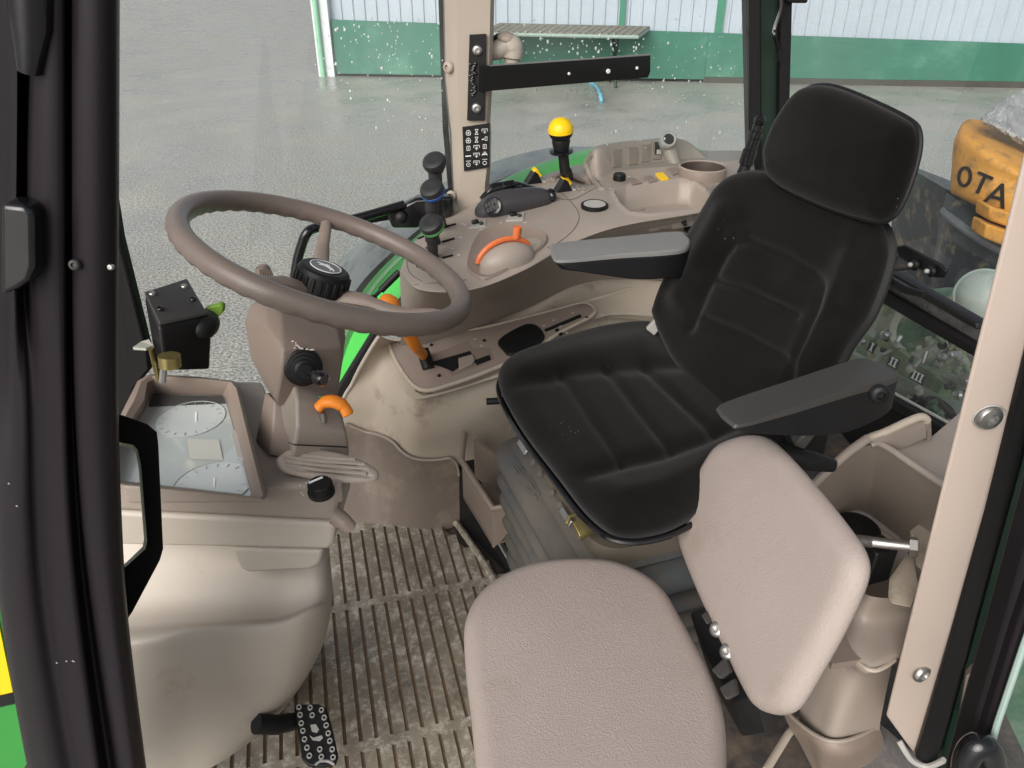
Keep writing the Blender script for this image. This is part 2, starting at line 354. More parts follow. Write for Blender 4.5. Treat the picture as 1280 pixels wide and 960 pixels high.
fm = T('floor_mat', 'worn beige ribbed rubber floor mat with muddy grooves between pedal and seat', 'floor mat', uv(.05, -.95))
g = G(); g.prism([uv(-.34, -1.335), uv(.16, -1.335), uv(.31, -1.02), uv(.42, -.45), uv(-.34, -.45)], (0, 0, .003))
O('groove_base', g, mat('mud', (122, 102, 80), .6, .3, 20, .2, 100), fm)
g = G(); pit = .0243
def bump_u(v): return 0
for (v0, v1) in ((-1.312, -1.106), (-1.090, -.806), (-.789, -.46)):
    for i in range(-15, 18):
        u0 = i*pit-.0021; u1 = u0+pit-.0048
        vs = max(v0, -1.335+(u1-.165)/.52)
        if vs > v1-.02: continue
        g.loft([[uv(u0, vs, .0031), uv(u1, vs, .0031), uv(u1, v1, .0031), uv(u0, v1, .0031)],
                [uv(u0+.0008, vs, .0075), uv(u1-.0008, vs, .0075), uv(u1-.0008, v1, .0075), uv(u0+.0008, v1, .0075)]])
for (v0, v1, um) in ((-1.335, -1.3121, .17), (-1.1059, -1.0901, .29), (-.8059, -.7891, .40)):
    g.loft([[uv(-.34, v0, .0031), uv(um, v0, .0031), uv(um, v1, .0031), uv(-.34, v1, .0031)], [uv(-.34, v0, .0075), uv(um, v0, .0075), uv(um, v1, .0075), uv(-.34, v1, .0075)]])
O('ribbed_top', g, matm, fm, angle=30)
O('raised_edge', G().tube([H(566, 650, .006), H(572, 656, .008), H(596, 690, .008), H(620, 727, .008), H(660, 800, .008)], .007, 8), matm, fm)

# ================================================================== OUTSIDE PARTS OF THE TRACTOR
fd = T('rear_fender', 'bright green rear fender curving up outside the far window', 'fender', Y(600, 240, 1.75))
outer = [Y(400, 470, 1.62), Y(418, 428, 1.62), Y(440, 385, 1.63), Y(470, 343, 1.65), Y(512, 303, 1.68), Y(560, 264, 1.72), Y(610, 234, 1.76), Y(660, 210, 1.80), Y(735, 186, 1.86), Y(800, 178, 1.92), Y(880, 188, 1.95), Y(960, 212, 1.98)]
inner = [Y(440, 500, 1.52), Y(452, 455, 1.50), Y(470, 415, 1.50), Y(505, 365, 1.5), Y(540, 330, 1.54), Y(590, 300, 1.58), Y(640, 262, 1.63), Y(690, 240, 1.68), Y(760, 215, 1.74), Y(820, 210, 1.8), Y(890, 215, 1.84), Y(970, 235, 1.86)]
o2 = [q+V((-.01, .05, -.10)) for q in outer]
so, si, sq = spline(outer, 5), spline(inner, 5), spline(o2, 5)
g = G().grid([si, [a.lerp(b, .5)+V((0, 0, .008)) for a, b in zip(si, so)], [a.lerp(b, .93)+V((0, 0, .004)) for a, b in zip(si, so)], so, sq]); O('fender_skin', g, GREEN, fd)
O('fender_edge', G().tube([a.lerp(b, .72)+V((0, 0, .006)) for a, b in zip(si, so)][5:26], .006, 8), mat('fender_lip', (160, 205, 160), .4), fd)
tyre = G(); 
c_ = sum([Y(560, 330, 1.9)], V())
g = G().loft([[q+V((-.03, .03, -.02)) for q in so], [q+V((-.14, .22, -.06)) for q in so], [q+V((-.12, .24, -.35)) for q in so]], False, False, False)
O('mud_flap', g, mat('grey_mud_flap', (168, 172, 170), .6, .2, dirt=(110, 112, 110)), fd)
gs = T('gas_strut', 'thin black gas strut in front of the green fender behind the wheel', 'gas strut', Y(480, 362, 1.47))
O('cylinder', G().tube([Y(476, 363, 1.46), Y(499, 340, 1.47)], .0075, 10), BLACK, gs); O('piston_rod', G().tube([Y(465, 374, 1.45), Y(476, 363, 1.46)], .004, 8), BLACK_G, gs)
O('ball_joint', G().ell(frame(Y(467, 373, 1.45), (0, 0, 1)), .008, .008, .008, 12, 8), BLACK, gs)

# far side windows
def pane(name, label, quad, m=GLASS, drops=0, box=None, seed=1, y=1.5):
    t_ = T(name, label, 'window', (quad[0]+quad[1])/2)
    O('glass', G().add(quad, [(0, 1, 2, 3)]), m, t_)
    if drops:
        rnd = random.Random(seed); g = G(); pln = Pl(quad[0], (quad[1]-quad[0]).cross(quad[3]-quad[0])); n = pln.n if pln.n.y < 0 else -pln.n
        for i in range(drops):
            bx = box[i % len(box)]; x0, y0, x1, y1 = bx
            px, py = rnd.uniform(x0, x1), y0+(y1-y0)*(rnd.random()**1.2)
            r = .0009+.0018*rnd.random()**3; q = pln.at(px, py)+n*.0008
            g.ell(frame(q, n), r, r*(1+rnd.random()*.7), r*.5, 7, 4, 0, 90)
        d = O('rain_drops', g, DROP, t_); d['kind'] = 'stuff'
    return t_
pane('side_window', 'clear window left of the pale door post, with rain drops over the green wall', [Y(-40, 640, 1.50), Y(566, 640, 1.58), Y(566, -80, 1.58), Y(-40, -80, 1.50)], GLASS, 120, [(392, 18, 556, 100), (470, 20, 556, 170), (392, 18, 500, 130)], 3)
pane('side_window', 'hazy window right of the pale door post, thick with rain drops below the slatted table', [Y(606, 400, 1.60), Y(936, 400, 1.80), Y(936, -80, 1.80), Y(606, -80, 1.60)], GLASS, 300, [(622, 40, 800, 105), (622, 40, 860, 118), (640, 20, 930, 130), (700, 50, 900, 190)], 5)
# far door post
pp = T('door_post', 'pale beige cab post between the two far windows, carrying the black bracket', 'post', Y(588, 262, 1.58))
secs = [(-60, 553, 572, 617), (0, 553, 571, 617), (100, 555, 572, 615), (150, 560, 574, 612), (165, 562, 577, 613), (215, 564, 577, 612), (232, 565, 572, 610), (300, 568, 575, 608)]
rings = []
for y_, a_, m_, b_ in secs:
    rings.append([Y(a_, y_, 1.60), Y(a_+3, y_, 1.575), Y(m_, y_, 1.545), Y(b_-4, y_, 1.545), Y(b_, y_, 1.56), Y(b_+1, y_, 1.64), Y(a_+2, y_, 1.66)])
O('post_trim', G().loft(rings), PILLAR_F, pp, angle=25)
O('seal', G().tube([Y(552, -60, 1.60), Y(552, 0, 1.60), Y(557, 160, 1.60), Y(566, 265, 1.60)], .006, 8), RUBBER, pp)
for x_, y_ in ((561, 84), (564, 245)): screw(pp, Y(x_, y_, 1.558), (-.6, -.8, 0), .011, PILLAR_F)
dp = Pl(Y(590, 100, 1.541), (0, -1, 0))
dec = T('symbol_decal', 'black sticker with rows of small white control symbols on the beige post', 'decal', dp.at(595, 185))
O('sticker', G().prism([dp.at(*q) for q in ((578, 159), (612, 154), (612, 209), (580, 214))], (0, .003, 0)), BLACK, dec)
g = G(); rnd = random.Random(4)
for r_ in range(5):
    for c_ in range(3):
        cx, cy = 585.5+c_*10.2-r_*.0, 166+r_*9.7-c_*1.1
        def bar(x0, y0, x1, y1, w=.7):
            a, b = dp.at(cx+x0, cy+y0, .0006), dp.at(cx+x1, cy+y1, .0006); g.tube([a, b], w*.0008, 5)
        kind = (r_*3+c_) % 5
        if c_ == 1 and r_ >= 2 or (r_, c_) == (0, 2): bar(-3.5, -2.5, 3.5, -2.8); bar(-3.5, -2.5, -3.5, .5); bar(3.5, -2.8, 3.5, .3); bar(-1.5, -.5, 1.5, -.5); bar(0, -.5, 0, 3.2); bar(-1.8, 1.5, 1.8, 1.5)
        elif (r_, c_) in ((4, 0), (4, 2)):
            bar(-3, -3.4, 3, -3.6)
            for k in range(8): a0, a1 = k*math.pi/4, (k+1)*math.pi/4; bar(2.4*math.cos(a0), 1+2.4*math.sin(a0), 2.4*math.cos(a1), 1+2.4*math.sin(a1))
            if c_ == 0: bar(-.6, 1, .6, 1)
        elif (r_, c_) == (3, 0): bar(-3.6, .2, 3, -.2, 1.4); bar(2, -1, 3.5, -.2)
        elif (r_, c_) in ((2, 0), (2, 2)): bar(-2, -2.6, 2, -2.8); bar(2, -2.8, 2, 2.4); bar(2, 2.4, -2, 2.6); bar(-2, 2.6, -2, -2.6); bar(0, -1.5, 0, 1.5)
        elif (r_, c_) in ((0, 1), (1, 1)): bar(-2, -3.2, 2, -3.4); bar(-2, 3.2, 2, 3); bar(-2, -3.2, 2, 3); bar(2, -3.2, -2, 3); bar(-1, 0, 1, 0)
        elif (r_, c_) == (1, 2): bar(-3.5, 1, -.5, 0, 1.2); bar(.5, -2.5, 3, -2.5); bar(3, -2.5, 3, 2); bar(3, 2, .5, 2); bar(.5, 2, .5, -2.5)
        elif (r_, c_) == (3, 2): bar(-3.4, 1.6, -2, -1.4); bar(-2, -1.4, 2, -1.6); bar(2, -1.6, 3.4, 1.3); bar(-2.6, .2, 2.8, 0, 1.2); bar(-1.6, -2.8, 1.6, -2.9)
        else: bar(-1.2, -3, 1.2, -3); bar(1.2, -3, 3, 0); bar(3, 0, 2.2, 2.8); bar(-2.2, 2.8, 2.2, 2.8); bar(-3, 0, -1.2, -3); bar(-2.2, 2.8, -3, 0); bar(-1.4, .2, 1.4, .2, 1.1); bar(0, -1.5, 0, 2)
O('symbols', g, WHITE, dec)
# bracket with flat arm
bk = T('monitor_bracket', 'black bolted steel bracket with a flat arm reaching right from the post', 'bracket', Y(597, 95, 1.53))
O('plate', G().prism([dp.at(*q, .001) for q in ((587, 43), (608, 42), (606, 150), (584, 150))], (0, -.006, 0)), BLACK, bk, bevel=.001)
ap = Pl(Y(600, 95, 1.515), (.42, -.9, 0))
a = [ap.at(598, 83), ap.at(813, 69), ap.at(813, 90), ap.at(810, 97), ap.at(598, 115)]
O('arm', G().prism(a, (0, .010, 0)), mat('bracket_black', (14, 14, 14), .5, .1, bump=.02), bk, bevel=.001)
O('arm_top_edge', G().prism([ap.at(612, 83), ap.at(812, 69.3), ap.at(812, 68), ap.at(612, 81.8)], (0, .010, 0)), ARMTOP, bk)
for x_, y_ in ((597, 62), (596, 134)): screw(bk, dp.at(x_, y_, .008), (0, -1, -.0), .0095, STEEL, 'bolt')
for x_, y_, r_ in ((711, 92, .0028), (760, 89, .0045), (796, 85, .003)): screw(bk, ap.at(x_, y_, .001), ap.n, r_, WHITE, 'rivet')
weld = G(); rnd = random.Random(2)
for i in range(26): weld.ell(frame(dp.at(588+rnd.random()*7, 78+i*1.6+rnd.random(), .008), (0, -1, 0)), .004, .003, .002, 8, 5)
O('weld_bead', weld, BLACK_G, bk)
el = T('hinge_elbow', 'beige plastic hinge elbow beside the post just above the black arm', 'hinge', Y(632, 70, 1.62))
O('elbow', G().tube(spline([Y(608, 64, 1.6), Y(622, 62, 1.6), Y(636, 56, 1.6), Y(641, 62, 1.6), Y(640, 74, 1.6), Y(639, 92, 1.6)], 6), [.018]*6+[.019]*6+[.021]*6+[.02]*6+[.015]*6+[.013]), BEIGE, el)
O('cap', G().ell(frame(Y(633, 47, 1.595), (.2, -.3, 1)), .018, .016, .010, 16, 8), PILLAR_F, el); O('collar', G().tube([Y(613, 54, 1.6), Y(622, 46, 1.6), Y(634, 44, 1.6)], .006, 8), BLACK, el)
# rear post, strap and plug
rp = T('rear_post', 'black rear cab post behind the headrest with a dark green inner face', 'post', Y(955, 230, 1.80))
def strip(xs, y0, y1, d, off=.0): return G().prism([Y(xs[0], y0, d), Y(xs[1], y0, d), Y(xs[3], y1, d), Y(xs[2], y1, d)], (0, .04, 0))
O('outer_strip', strip((931, 951, 938, 952), -80, 260, 1.80), BLACK, rp, bevel=.003)
O('inner_face', strip((950, 980, 950, 974), -80, 260, 1.815), GREEN_D, rp)
O('window_seal', strip((978, 993, 972, 984), -80, 260, 1.79), RUBBER, rp, bevel=.004)
O('latch', strip((984, 1012, 984, 1010), -30, 4, 1.77), BLACK, rp, bevel=.004)
st = lone('cable_loop', G().tube(spline([Y(975, -20, 1.77), Y(977, 8, 1.77), Y(969, 34, 1.77), Y(968, 45, 1.765), Y(972, 60, 1.77), Y(974, 76, 1.77)], 6), .0045, 8), BLACK_G, 'thin black strap hanging down the rear post above the headrest', 'strap', Y(972, 60, 1.77))
pg = T('coupling_stalk', 'black threaded stalk with a rounded tip standing right of the cup holder', 'connector', Y(925, 225, 1.70))
a, b = Y(927, 222, 1.70), Y(949, 153, 1.70); ax = (b-a); ln = ax.length; m_ = frame(a, ax)
O('cone', G().lathe([(.026, -.06), (.018, -.02), (.012, .02), (.012, .03)], m_, 20), BLACK, pg)
O('barrel', G().lathe([(.013, .028), (.0155, .03), (.0155, .06), (.0135, .062), (.0135, .085), (.0155, .087), (.0155, .1), (.011, .102)], m_, 20), BLACK_G, pg)
O('tip', G().lathe([(.011, .10), (.011, .112), (.009, .114), (.012, .118), (.012, .127), (.006, .134), (.001, .135)], m_, 20), BLACK_G, pg)
# latch and rail low in front of the far post
lr = T('window_latch', 'black window latch and rail low beside the post, behind the front levers', 'latch', Y(510, 280, 1.52))
O('rail', G().prism([Y(448, 272, 1.50), Y(560, 238, 1.56), Y(562, 262, 1.56), Y(450, 282, 1.5)], (0, .02, 0)), BLACK, lr, bevel=.003)
O('latch_body', G().prism([Y(482, 268, 1.49), Y(520, 248, 1.5), Y(566, 246, 1.5), Y(566, 270, 1.5), Y(520, 286, 1.5), Y(490, 286, 1.49)], (0, .03, 0)), BLACK_G, lr, bevel=.006)
O('knob', G().ell(frame(Y(501, 272, 1.485), (0, -1, .2)), .013, .013, .008, 16, 8), BLACK, lr)
gr = lone('grab_rail', G().tube(spline([Y(366, 372, 1.40), Y(370, 335, 1.4), Y(376, 310, 1.4), Y(384, 291, 1.4), Y(398, 284, 1.42), Y(450, 272, 1.46), Y(505, 256, 1.50)], 6), .0095, 10), BLACK_G, 'bent black tube rail seen through the steering wheel', 'grab rail', Y(366, 372, 1.4))
# black seal bar along the lower far door edge
lone('door_seal', G().prism([Y(478, 396, 1.44), Y(486, 400, 1.44), Y(428, 498, 1.40), Y(415, 498, 1.40)], (0, .05, 0)), RUBBER, 'black rubber door seal running down beside the steering column in front of green paint', 'seal', Y(420, 498, 1.4), bevel=.004)

# ================================================================== SIDE CONSOLE
def upgrid(rows, nu, nv):
    cols = [spline(r, nu) for r in rows]
    tr = [spline([c[i] for c in cols], nv) for i in range(len(cols[0]))]
    return [[tr[i][j] for i in range(len(tr))] for j in range(len(tr[0]))]
cr_ = [  # back edge, middle, near edge, lip, skirt bottom
 [H(560, 268, .61), H(592, 256, .63), H(625, 240, .645), H(665, 224, .65), H(722, 206, .655), H(768, 203, .66), H(850, 190, .66), H(940, 188, .66)],
 [H(520, 300, .605), H(560, 296, .62), H(612, 290, .63), H(668, 270, .64), H(728, 248, .648), H(778, 238, .65), H(862, 226, .652), H(945, 222, .652)],
 [H(502, 334, .59), H(528, 355, .595), H(590, 354, .60), H(655, 330, .615), H(715, 297, .628), H(775, 277, .64), H(865, 262, .642), H(950, 247, .642)],
 [H(500, 346, .57), H(527, 367, .57), H(592, 366, .575), H(657, 342, .59), H(717, 309, .605), H(777, 288, .62), H(866, 273, .622), H(952, 258, .622)],
 [H(502, 400, .46), H(532, 400, .46), H(596, 388, .47), H(660, 364, .49), H(720, 330, .51), H(778, 312, .54), H(866, 300, .55), H(952, 290, .55)],
 [H(500, 432, .39), H(538, 428, .385), H(600, 408, .39), H(662, 384, .40), H(722, 356, .42), H(777, 348, .44), H(855, 352, .44), H(940, 352, .44)]]
TRAY = [(770, 241), (782, 236), (815, 231), (850, 227), (866, 229), (880, 240), (887, 250), (880, 257), (850, 262), (812, 266), (790, 264), (778, 255)]
DEEP = [(806, 249), (812, 243), (850, 238), (866, 240), (876, 249), (868, 254), (840, 257), (815, 259)]
CUP = H(879, 208, .674)
rows = upgrid(cr_, 30, 24)
for r in rows[:58]:
    for i, q in enumerate(r):
        x_, y_ = pix(q); z = 0
        if 740 < x_ < 920 and y_ < 275:
            z -= .042*sstep((sd_poly(x_, y_, TRAY)+1)/3.5)+.016*sstep((sd_poly(x_, y_, DEEP)+1)/4)
            d_ = sd_poly(x_, y_, TRAY); z += .004*math.exp(-((d_+3)/2)**2)
        if math.hypot(q.x-CUP.x, q.y-CUP.y) < .045: z -= .11
        if x_ > 880: z -= .03*sstep((1-math.hypot((x_-905)/15, (y_-236)/7))*3)
        if 700 < x_ < 760 and 212 < y_ < 250: z -= .018*sstep((1-math.hypot((x_-733)/20, (y_-224)/6.5))*3)
        r[i] = q+V((0, 0, z))
sc = T('side_console', 'taupe right hand control console with levers, switches, tray and throttle beside the far window', 'console', H(680, 300, .45))
g = G().grid(rows); O('console_cover', g, TAUPE, sc, angle=60)
BV = BVHTree.FromPolygons(g.v, g.f)
def on(px, py, off=0.0, bv=None):
    loc, n, i, d = (bv or BV).ray_cast(CAM, ray(px, py).normalized())
    if loc is None: loc, n, i, d = (bv or BV).find_nearest(CAM+ray(px, py).normalized()*1.45)
    if n.dot(CAM-loc) < 0: n = -n
    return loc+n*off, n
def onp(px, py, off=0.0, bv=None): return on(px, py, off, bv)[0]
def inlay(parent, name, poly, m, thick=.003, off=.001, bevel=.0008, nn=None, bv=None):
    q = [on(x, y, off, bv) for x, y in poly]; n = nn or sum((b for a, b in q), V()).normalized()
    return O(name, G().loft([[a-n*.004 for a, b in q], [a+n*thick for a, b in q]]), m, parent, bevel=bevel)
# seam of the removable cover
sm = spline([onp(*q, .0005) for q in ((519, 356), (545, 354), (583, 350))], 5); O('seam', G().tube(sm, .0005, 6), SEAMC, sc)
sm = spline([onp(*q, .0005) for q in ((505, 320), (509, 332), (515, 344), (528, 352))], 5); O('seam', G().tube(sm, .0005, 6), SEAMC, sc)
sm = spline([onp(*q, .0005) for q in ((700, 240), (716, 255), (724, 270), (718, 286), (700, 302), (684, 310))], 5); O('seam', G().tube(sm, .0005, 6), SEAMC, sc)
sm = spline([onp(*q, .0005) for q in ((668, 237), (690, 246), (712, 250), (730, 243), (748, 232))], 5); O('seam', G().tube(sm, .0005, 6), SEAMC, sc)
# lever slots
for q in (((554, 285), (570, 280.5)), ((553, 303), (568, 298.5)), ((553, 323), (566, 319.5)), ((523, 299), (534, 294)), ((533, 311), (548, 304)), ((521, 334), (530, 330))):
    a, b = onp(*q[0], .0008), onp(*q[1], .0008); O('lever_slot', G().tube([a, b], .0035, 8, flat=.5), DARKHOLE, sc)
for x_, y_ in ((578, 280), (576, 297), (573.5, 319), (545, 290)): O('slot_mark', G().box(frame(onp(x_, y_, .0006), on(x_, y_)[1]), .005, .003, .0006), WPRINT, sc)
# three front levers
def lever(base, low, mid, top, ring, lab, y0):
    lv = O('lever', G().tube(spline([onp(*base), Y(*low, y0), Y(*mid, y0-.005), Y(*top, y0-.01)], 6), [.0085]*6+[.0095]*6+[.012]*6+[.0145]), mat('lever_grip', (46, 46, 46), .5, .05, bump=.15), sc, label=lab)
    m_ = frame(Y(*top, y0-.01), (-.25, -.55, .85))
    O('knob', G().lathe([(.010, -.022), (.0165, -.012), (.0205, -.004), (.0212, .002), (.019, .007), (.013, .0095), (.006, .009), (.0005, .0085)], m_, 28), mat('knob_black', (40, 40, 41), .45, .05, bump=.1), lv)
    if ring: O('colour_ring', G().lathe([(.0195, -.006), (.0212, -.005), (.0212, .0), (.0195, .001)], m_ @ Matrix.Translation((0, 0, -.003)), 28, False, False), ring, lv)
lever((553, 283), (549, 262), (545, 232), (543, 203), None, 'rearmost black lever with plain knob', 1.36)
lever((545, 304), (541, 282), (540, 262), (540, 237), BLUE, 'black lever with a blue ring round its knob', 1.32)
lever((542, 321), (541, 312), (540, 300), (539, 281), RINGG, 'black lever with a green ring round its knob', 1.28)
# hand controller
a, b = onp(594, 270), onp(688, 250)
ax = (b-a).normalized(); up = V((-.1, -.45, .9)); up = (up-ax*up.dot(ax)).normalized(); sd = ax.cross(up); LN = (b-a).length
hc = []
for u, w_, h_ in ((0, .012, .008), (.05, .024, .022), (.18, .034, .040), (.35, .036, .046), (.6, .031, .042), (.82, .026, .035), (.94, .022, .030), (1.0, .012, .014)):
    c0 = a+ax*LN*u; hc.append([c0+sd*w_*math.cos(k*math.pi/8)*(1 if math.cos(k*math.pi/8) > 0 else .8)+up*(h_*max(0, math.sin(k*math.pi/8))**.7) for k in range(0, 9)]+[c0-up*.004+sd*w_*.5*q for q in (-.8, .8)])
hj = G().loft(hc); ctl = O('hand_controller', hj, mat('controller_grey', (62, 60, 62), .35, .05, bump=.1), sc, sub=1)
HB = BVHTree.FromPolygons(hj.v, hj.f)
O('grip_top', G().tube(spline([*[Y(x, y, a.lerp(b, u).y+.02) for x, y, u in ((602, 249, .0), (614, 238, .2), (634, 234, .4), (657, 238, .7), (678, 245, .95))]], 5), [.006]*5+[.012]*5+[.014]*5+[.013]*5+[.008], 12), BLACK_G, ctl)
ky = G()
kp, kn = on(616, 258, .0015, HB); km = frame(kp, kn, ax)
ky.lathe([(.018, -.004), (.018, .0008), (.016, .0016)], km, 28)
O('keypad', ky, BLACK_G, ctl)
for i in range(8):
    q = km @ V(((i % 4-1.5)*.0068, (i//4-.5)*.0105, .0024)); O('key', G().box(frame(q, kn, ax), .0056, .0085, .002), GREYPL, ctl, bevel=.0006)
O('thumb_switch', G().box(frame(Y(636, 232, a.lerp(b, .45).y+.01), up, ax), .026, .016, .014).box(frame(Y(648, 236, a.lerp(b, .45).y+.005), up, ax), .014, .010, .010), BLACK_G, ctl, bevel=.002)
O('end_cap', G().ell(frame(b+up*.012, ax, up), .013, .016, .010, 16, 8), BLACK_G, ctl)
# rocker switches in front of the controller
for q in (((585, 287), (590, 282), (608, 275), (607, 284), (594, 287)), ((632, 277), (637, 269), (656, 267), (654, 276))):
    pl = [q[0], q[1], q[2], q[3]]; s_ = inlay(sc, 'rocker_switch', pl, GREYC, .0015)
    cx = sum(a for a, b in pl)/4; cy = sum(b for a, b in pl)/4
    O('rocker', G().box(frame(onp(cx-3, cy-1.5, .005), on(cx, cy)[1], ax), .013, .010, .008), BLACK_G, s_, bevel=.002); O('rocker_face', G().box(frame(onp(cx+4.5, cy-.5, .004), on(cx, cy)[1], ax), .007, .009, .005), GREYPL, s_, bevel=.001)
# yellow flip switches
for (x_, y_) in ((666, 228), (703, 238)):
    p0, n0 = on(x_, y_); m_ = frame(p0, n0, V((.93, .3, 0)))
    fs = O('flip_switch', G().add([m_ @ V(q) for q in ((-.017, -.012, 0), (.017, -.012, 0), (.009, -.011, .020), (.001, -.011, .026), (-.017, .012, 0), (.017, .012, 0), (.009, .011, .020), (.001, .011, .026))], [(0, 1, 2, 3), (7, 6, 5, 4), (0, 3, 7, 4), (1, 5, 6, 2), (3, 2, 6, 7), (0, 4, 5, 1)]), BLACK, sc, bevel=.001)
    fm_ = m_ @ Matrix.Translation((.0085, 0, .0205)) @ Matrix.Rotation(.95, 4, 'Y')
    O('yellow_cap', G().box(fm_, .022, .019, .010), YELLOW, fs, bevel=.002)
    for k in range(3): O('button', G().box(m_ @ Matrix.Translation((.022+k*.010, -.003-.001*k, .0015)), .008, .022, .004), GREYC if k == 0 else TAUPE, fs, bevel=.0008)
# lever with the yellow ball
bl = O('ball_lever', G().tube([onp(708, 222), Y(706, 212, 1.52), Y(703, 183, 1.52)], [.011, .0105, .010], 16), BLACK, sc, label='black lever topped with a yellow ball')
bt = Y(701, 163, 1.52); m_ = frame(bt, (-.06, -.1, 1))
O('yellow_ball', G().ell(m_, .0245, .0245, .0245, 28, 10, -8, 90), YELLOW, bl); O('ball_base', G().ell(m_, .0242, .0242, .022, 28, 8, -85, -8).lathe([(.015, -.036), (.018, -.02), (.0165, -.015)], m_, 24), BLACK, bl)
O('flange', G().lathe([(.010, -.043), (.023, -.042), (.023, -.039), (.012, -.037)], m_, 28), BLACK_G, bl)
O('lever_plate', G().tube([onp(692, 223, .003), onp(702, 219, .004), onp(716, 222, .004), onp(730, 228, .003)], [.006, .010, .010, .006], 10, flat=.5), TAUPE_D, bl)
O('lever_boot', G().lathe([(.016, -.004), (.013, .012), (.010, .02)], frame(onp(708, 222), on(708, 222)[1]), 20), BLACK, bl)
# round cap
p0, n0 = on(743, 259); m_ = frame(p0, n0); cp_ = O('round_cap', G().lathe([(.0265, -.004), (.0265, .006), (.023, .008), (.0225, .006), (.0005, .0055)], m_, 40), BLACK, sc)
O('cap_face', G().lathe([(.0222, .004), (.0215, .0068), (.0005, .0068)], m_, 40), GREYC, cp_)
# raised switch panel at the back
wb = [(734, 224), (748, 222), (771, 213), (804, 205.6), (827, 202), (849, 200), (872, 198), (890, 200)]
wt = [(733, 204), (746, 187), (771, 181), (804, 177.5), (827, 175.5), (846, 175), (862, 180), (880, 194)]
lo = []; hi = []
for (x0, y0), (x1, y1) in zip(wb, wt):
    q = onp(x0, y0, -.004); lo.append(q); hi.append(Y(x1, y1, q.y+.022))
lo, hi = spline(lo, 6), spline(hi, 6)
g = G().grid([lo, [a.lerp(b, .5) for a, b in zip(lo, hi)], hi, [q+V((-.002, .005, .0035)) for q in hi], [q+V((-.004, .016, .001)) for q in hi], [q+V((-.006, .03, -.08)) for q in hi]])
sp = O('switch_panel', g, TAUPE, sc, angle=60); SB = BVHTree.FromPolygons(g.v, g.f)
O('panel_end', G().tube(spline([onp(752, 238, .0), onp(742, 226, .004), Y(733, 208, hi[0].y-.01), hi[0]+V((0, .0, 0)), hi[4]], 5), .007, 10), TAUPE, sp)
for x_, y_, w_ in ((770, 197.5, 11), (790, 194.5, 11.5), (806, 191.5, 10.5), (820, 188, 12)):
    pl = [(x_-w_/2, y_-10), (x_+w_/2, y_-11), (x_+w_/2, y_+11), (x_-w_/2+.5, y_+12)]
    s_ = inlay(sc, 'blank_switch' if x_ < 815 else 'rocker_switch', pl, TAUPE_D, .003, .001, .001, bv=SB)
    if x_ > 815:
        n0 = on(x_, y_, 0, SB)[1]; O('rocker', G().box(frame(onp(x_, y_-2, .004, SB), n0), .013, .028, .004), DARKHOLE, s_, bevel=.001); O('rocker_tip', G().box(frame(onp(x_+1, y_+3, .008, SB), n0), .011, .011, .007), GREYC, s_, bevel=.002)
oq = Y(835.5, 174.5, hi[26].y-.03); m_ = frame(oq, (.1, -.85, .55)); ou = O('power_outlet', G().lathe([(.016, -.05), (.0185, -.01), (.0185, .002), (.016, .005), (.0125, .004), (.012, -.004)], m_, 32, True, False), GREYC, sc)
O('socket', G().lathe([(.0122, .003), (.0115, -.012), (.0005, -.013)], m_, 24, True, True), DARKHOLE, ou)
O('outlet_column', G().tube([oq+V((.002, .03, -.016)), onp(845, 203, -.01)], [.020, .015], 16), TAUPE, ou)
# flat keys, knob
for pl, m1 in ((((782, 226), (793, 224), (802, 230), (790, 232)), TAUPE_D), (((803, 223), (813, 221), (822, 227), (811, 229.5)), TAUPE_D), (((819, 218.5), (828, 217), (836, 225), (826, 226.5)), YELLOW), (((832, 212.5), (845, 210), (852, 217.5), (841, 220)), TAUPE_D)):
    inlay(sc, 'key_cover', pl, m1, .003)
p0, n0 = on(774, 225); m_ = frame(p0, n0); kb = O('rotary_knob', G().lathe([(.0125, -.002), (.0125, .012), (.0115, .014), (.0005, .0142)], m_, 24), BLACK, sc)
O('grip_rib', G().add(*[[], []]) if False else (lambda g: [g.box(m_ @ Matrix.Rotation(k*math.pi/9, 4, 'Z') @ Matrix.Translation((.0125, 0, .006)), .0015, .0018, .011) for k in range(18)] and g)(G()), BLACK, kb)
for x_, y_ in ((581, 281), (601, 287), (626, 279), (660, 262), (655, 226), (694, 233), (728, 240), (763, 236), (786, 221), (566, 311)):
    O('control_symbol', G().box(frame(onp(x_, y_, .0006), on(x_, y_)[1]), .0045, .0028, .0005), WPRINT, sc)
# cup holder
m_ = frame(CUP, (0, 0, 1))
cu = O('cup_holder', G().lathe([(.050, -.07), (.050, -.02), (.0505, -.001), (.049, .001), (.047, .0), (.0455, -.012), (.044, -.045), (.043, -.07)], m_, 48, False, False), TAUPE_D, sc, angle=60)
O('cup_inner_shade', G().lathe([(.0466, -.001), (.0452, -.012), (.0436, -.045), (.0432, -.07)], m_, 48, False, False), mat('cup_shade_taupe', (72, 62, 56), .5, .05), cu, angle=60)  # inner wall coloured dark to put in the shade of the cup
O('cup_floor', G().lathe([(.0438, -.052), (.0005, -.052)], m_, 32, False, True), DARKHOLE, cu); O('cup_rim', G().lathe([(.0469, -.0005), (.0487, .0018), (.051, 0), (.0507, -.003)], m_, 48, False, False), TAUPE, cu)  # black floor colour carries the shade at the cup bottom
O('hole', G().lathe([(.009, .0), (.0005, .0005)], frame(onp(905, 237, .001), on(905, 237)[1]), 20), DARKHOLE, sc)
screw(sc, onp(803, 262.5, .003), on(803, 262)[1], .0035, STEEL, 'tray_screw')
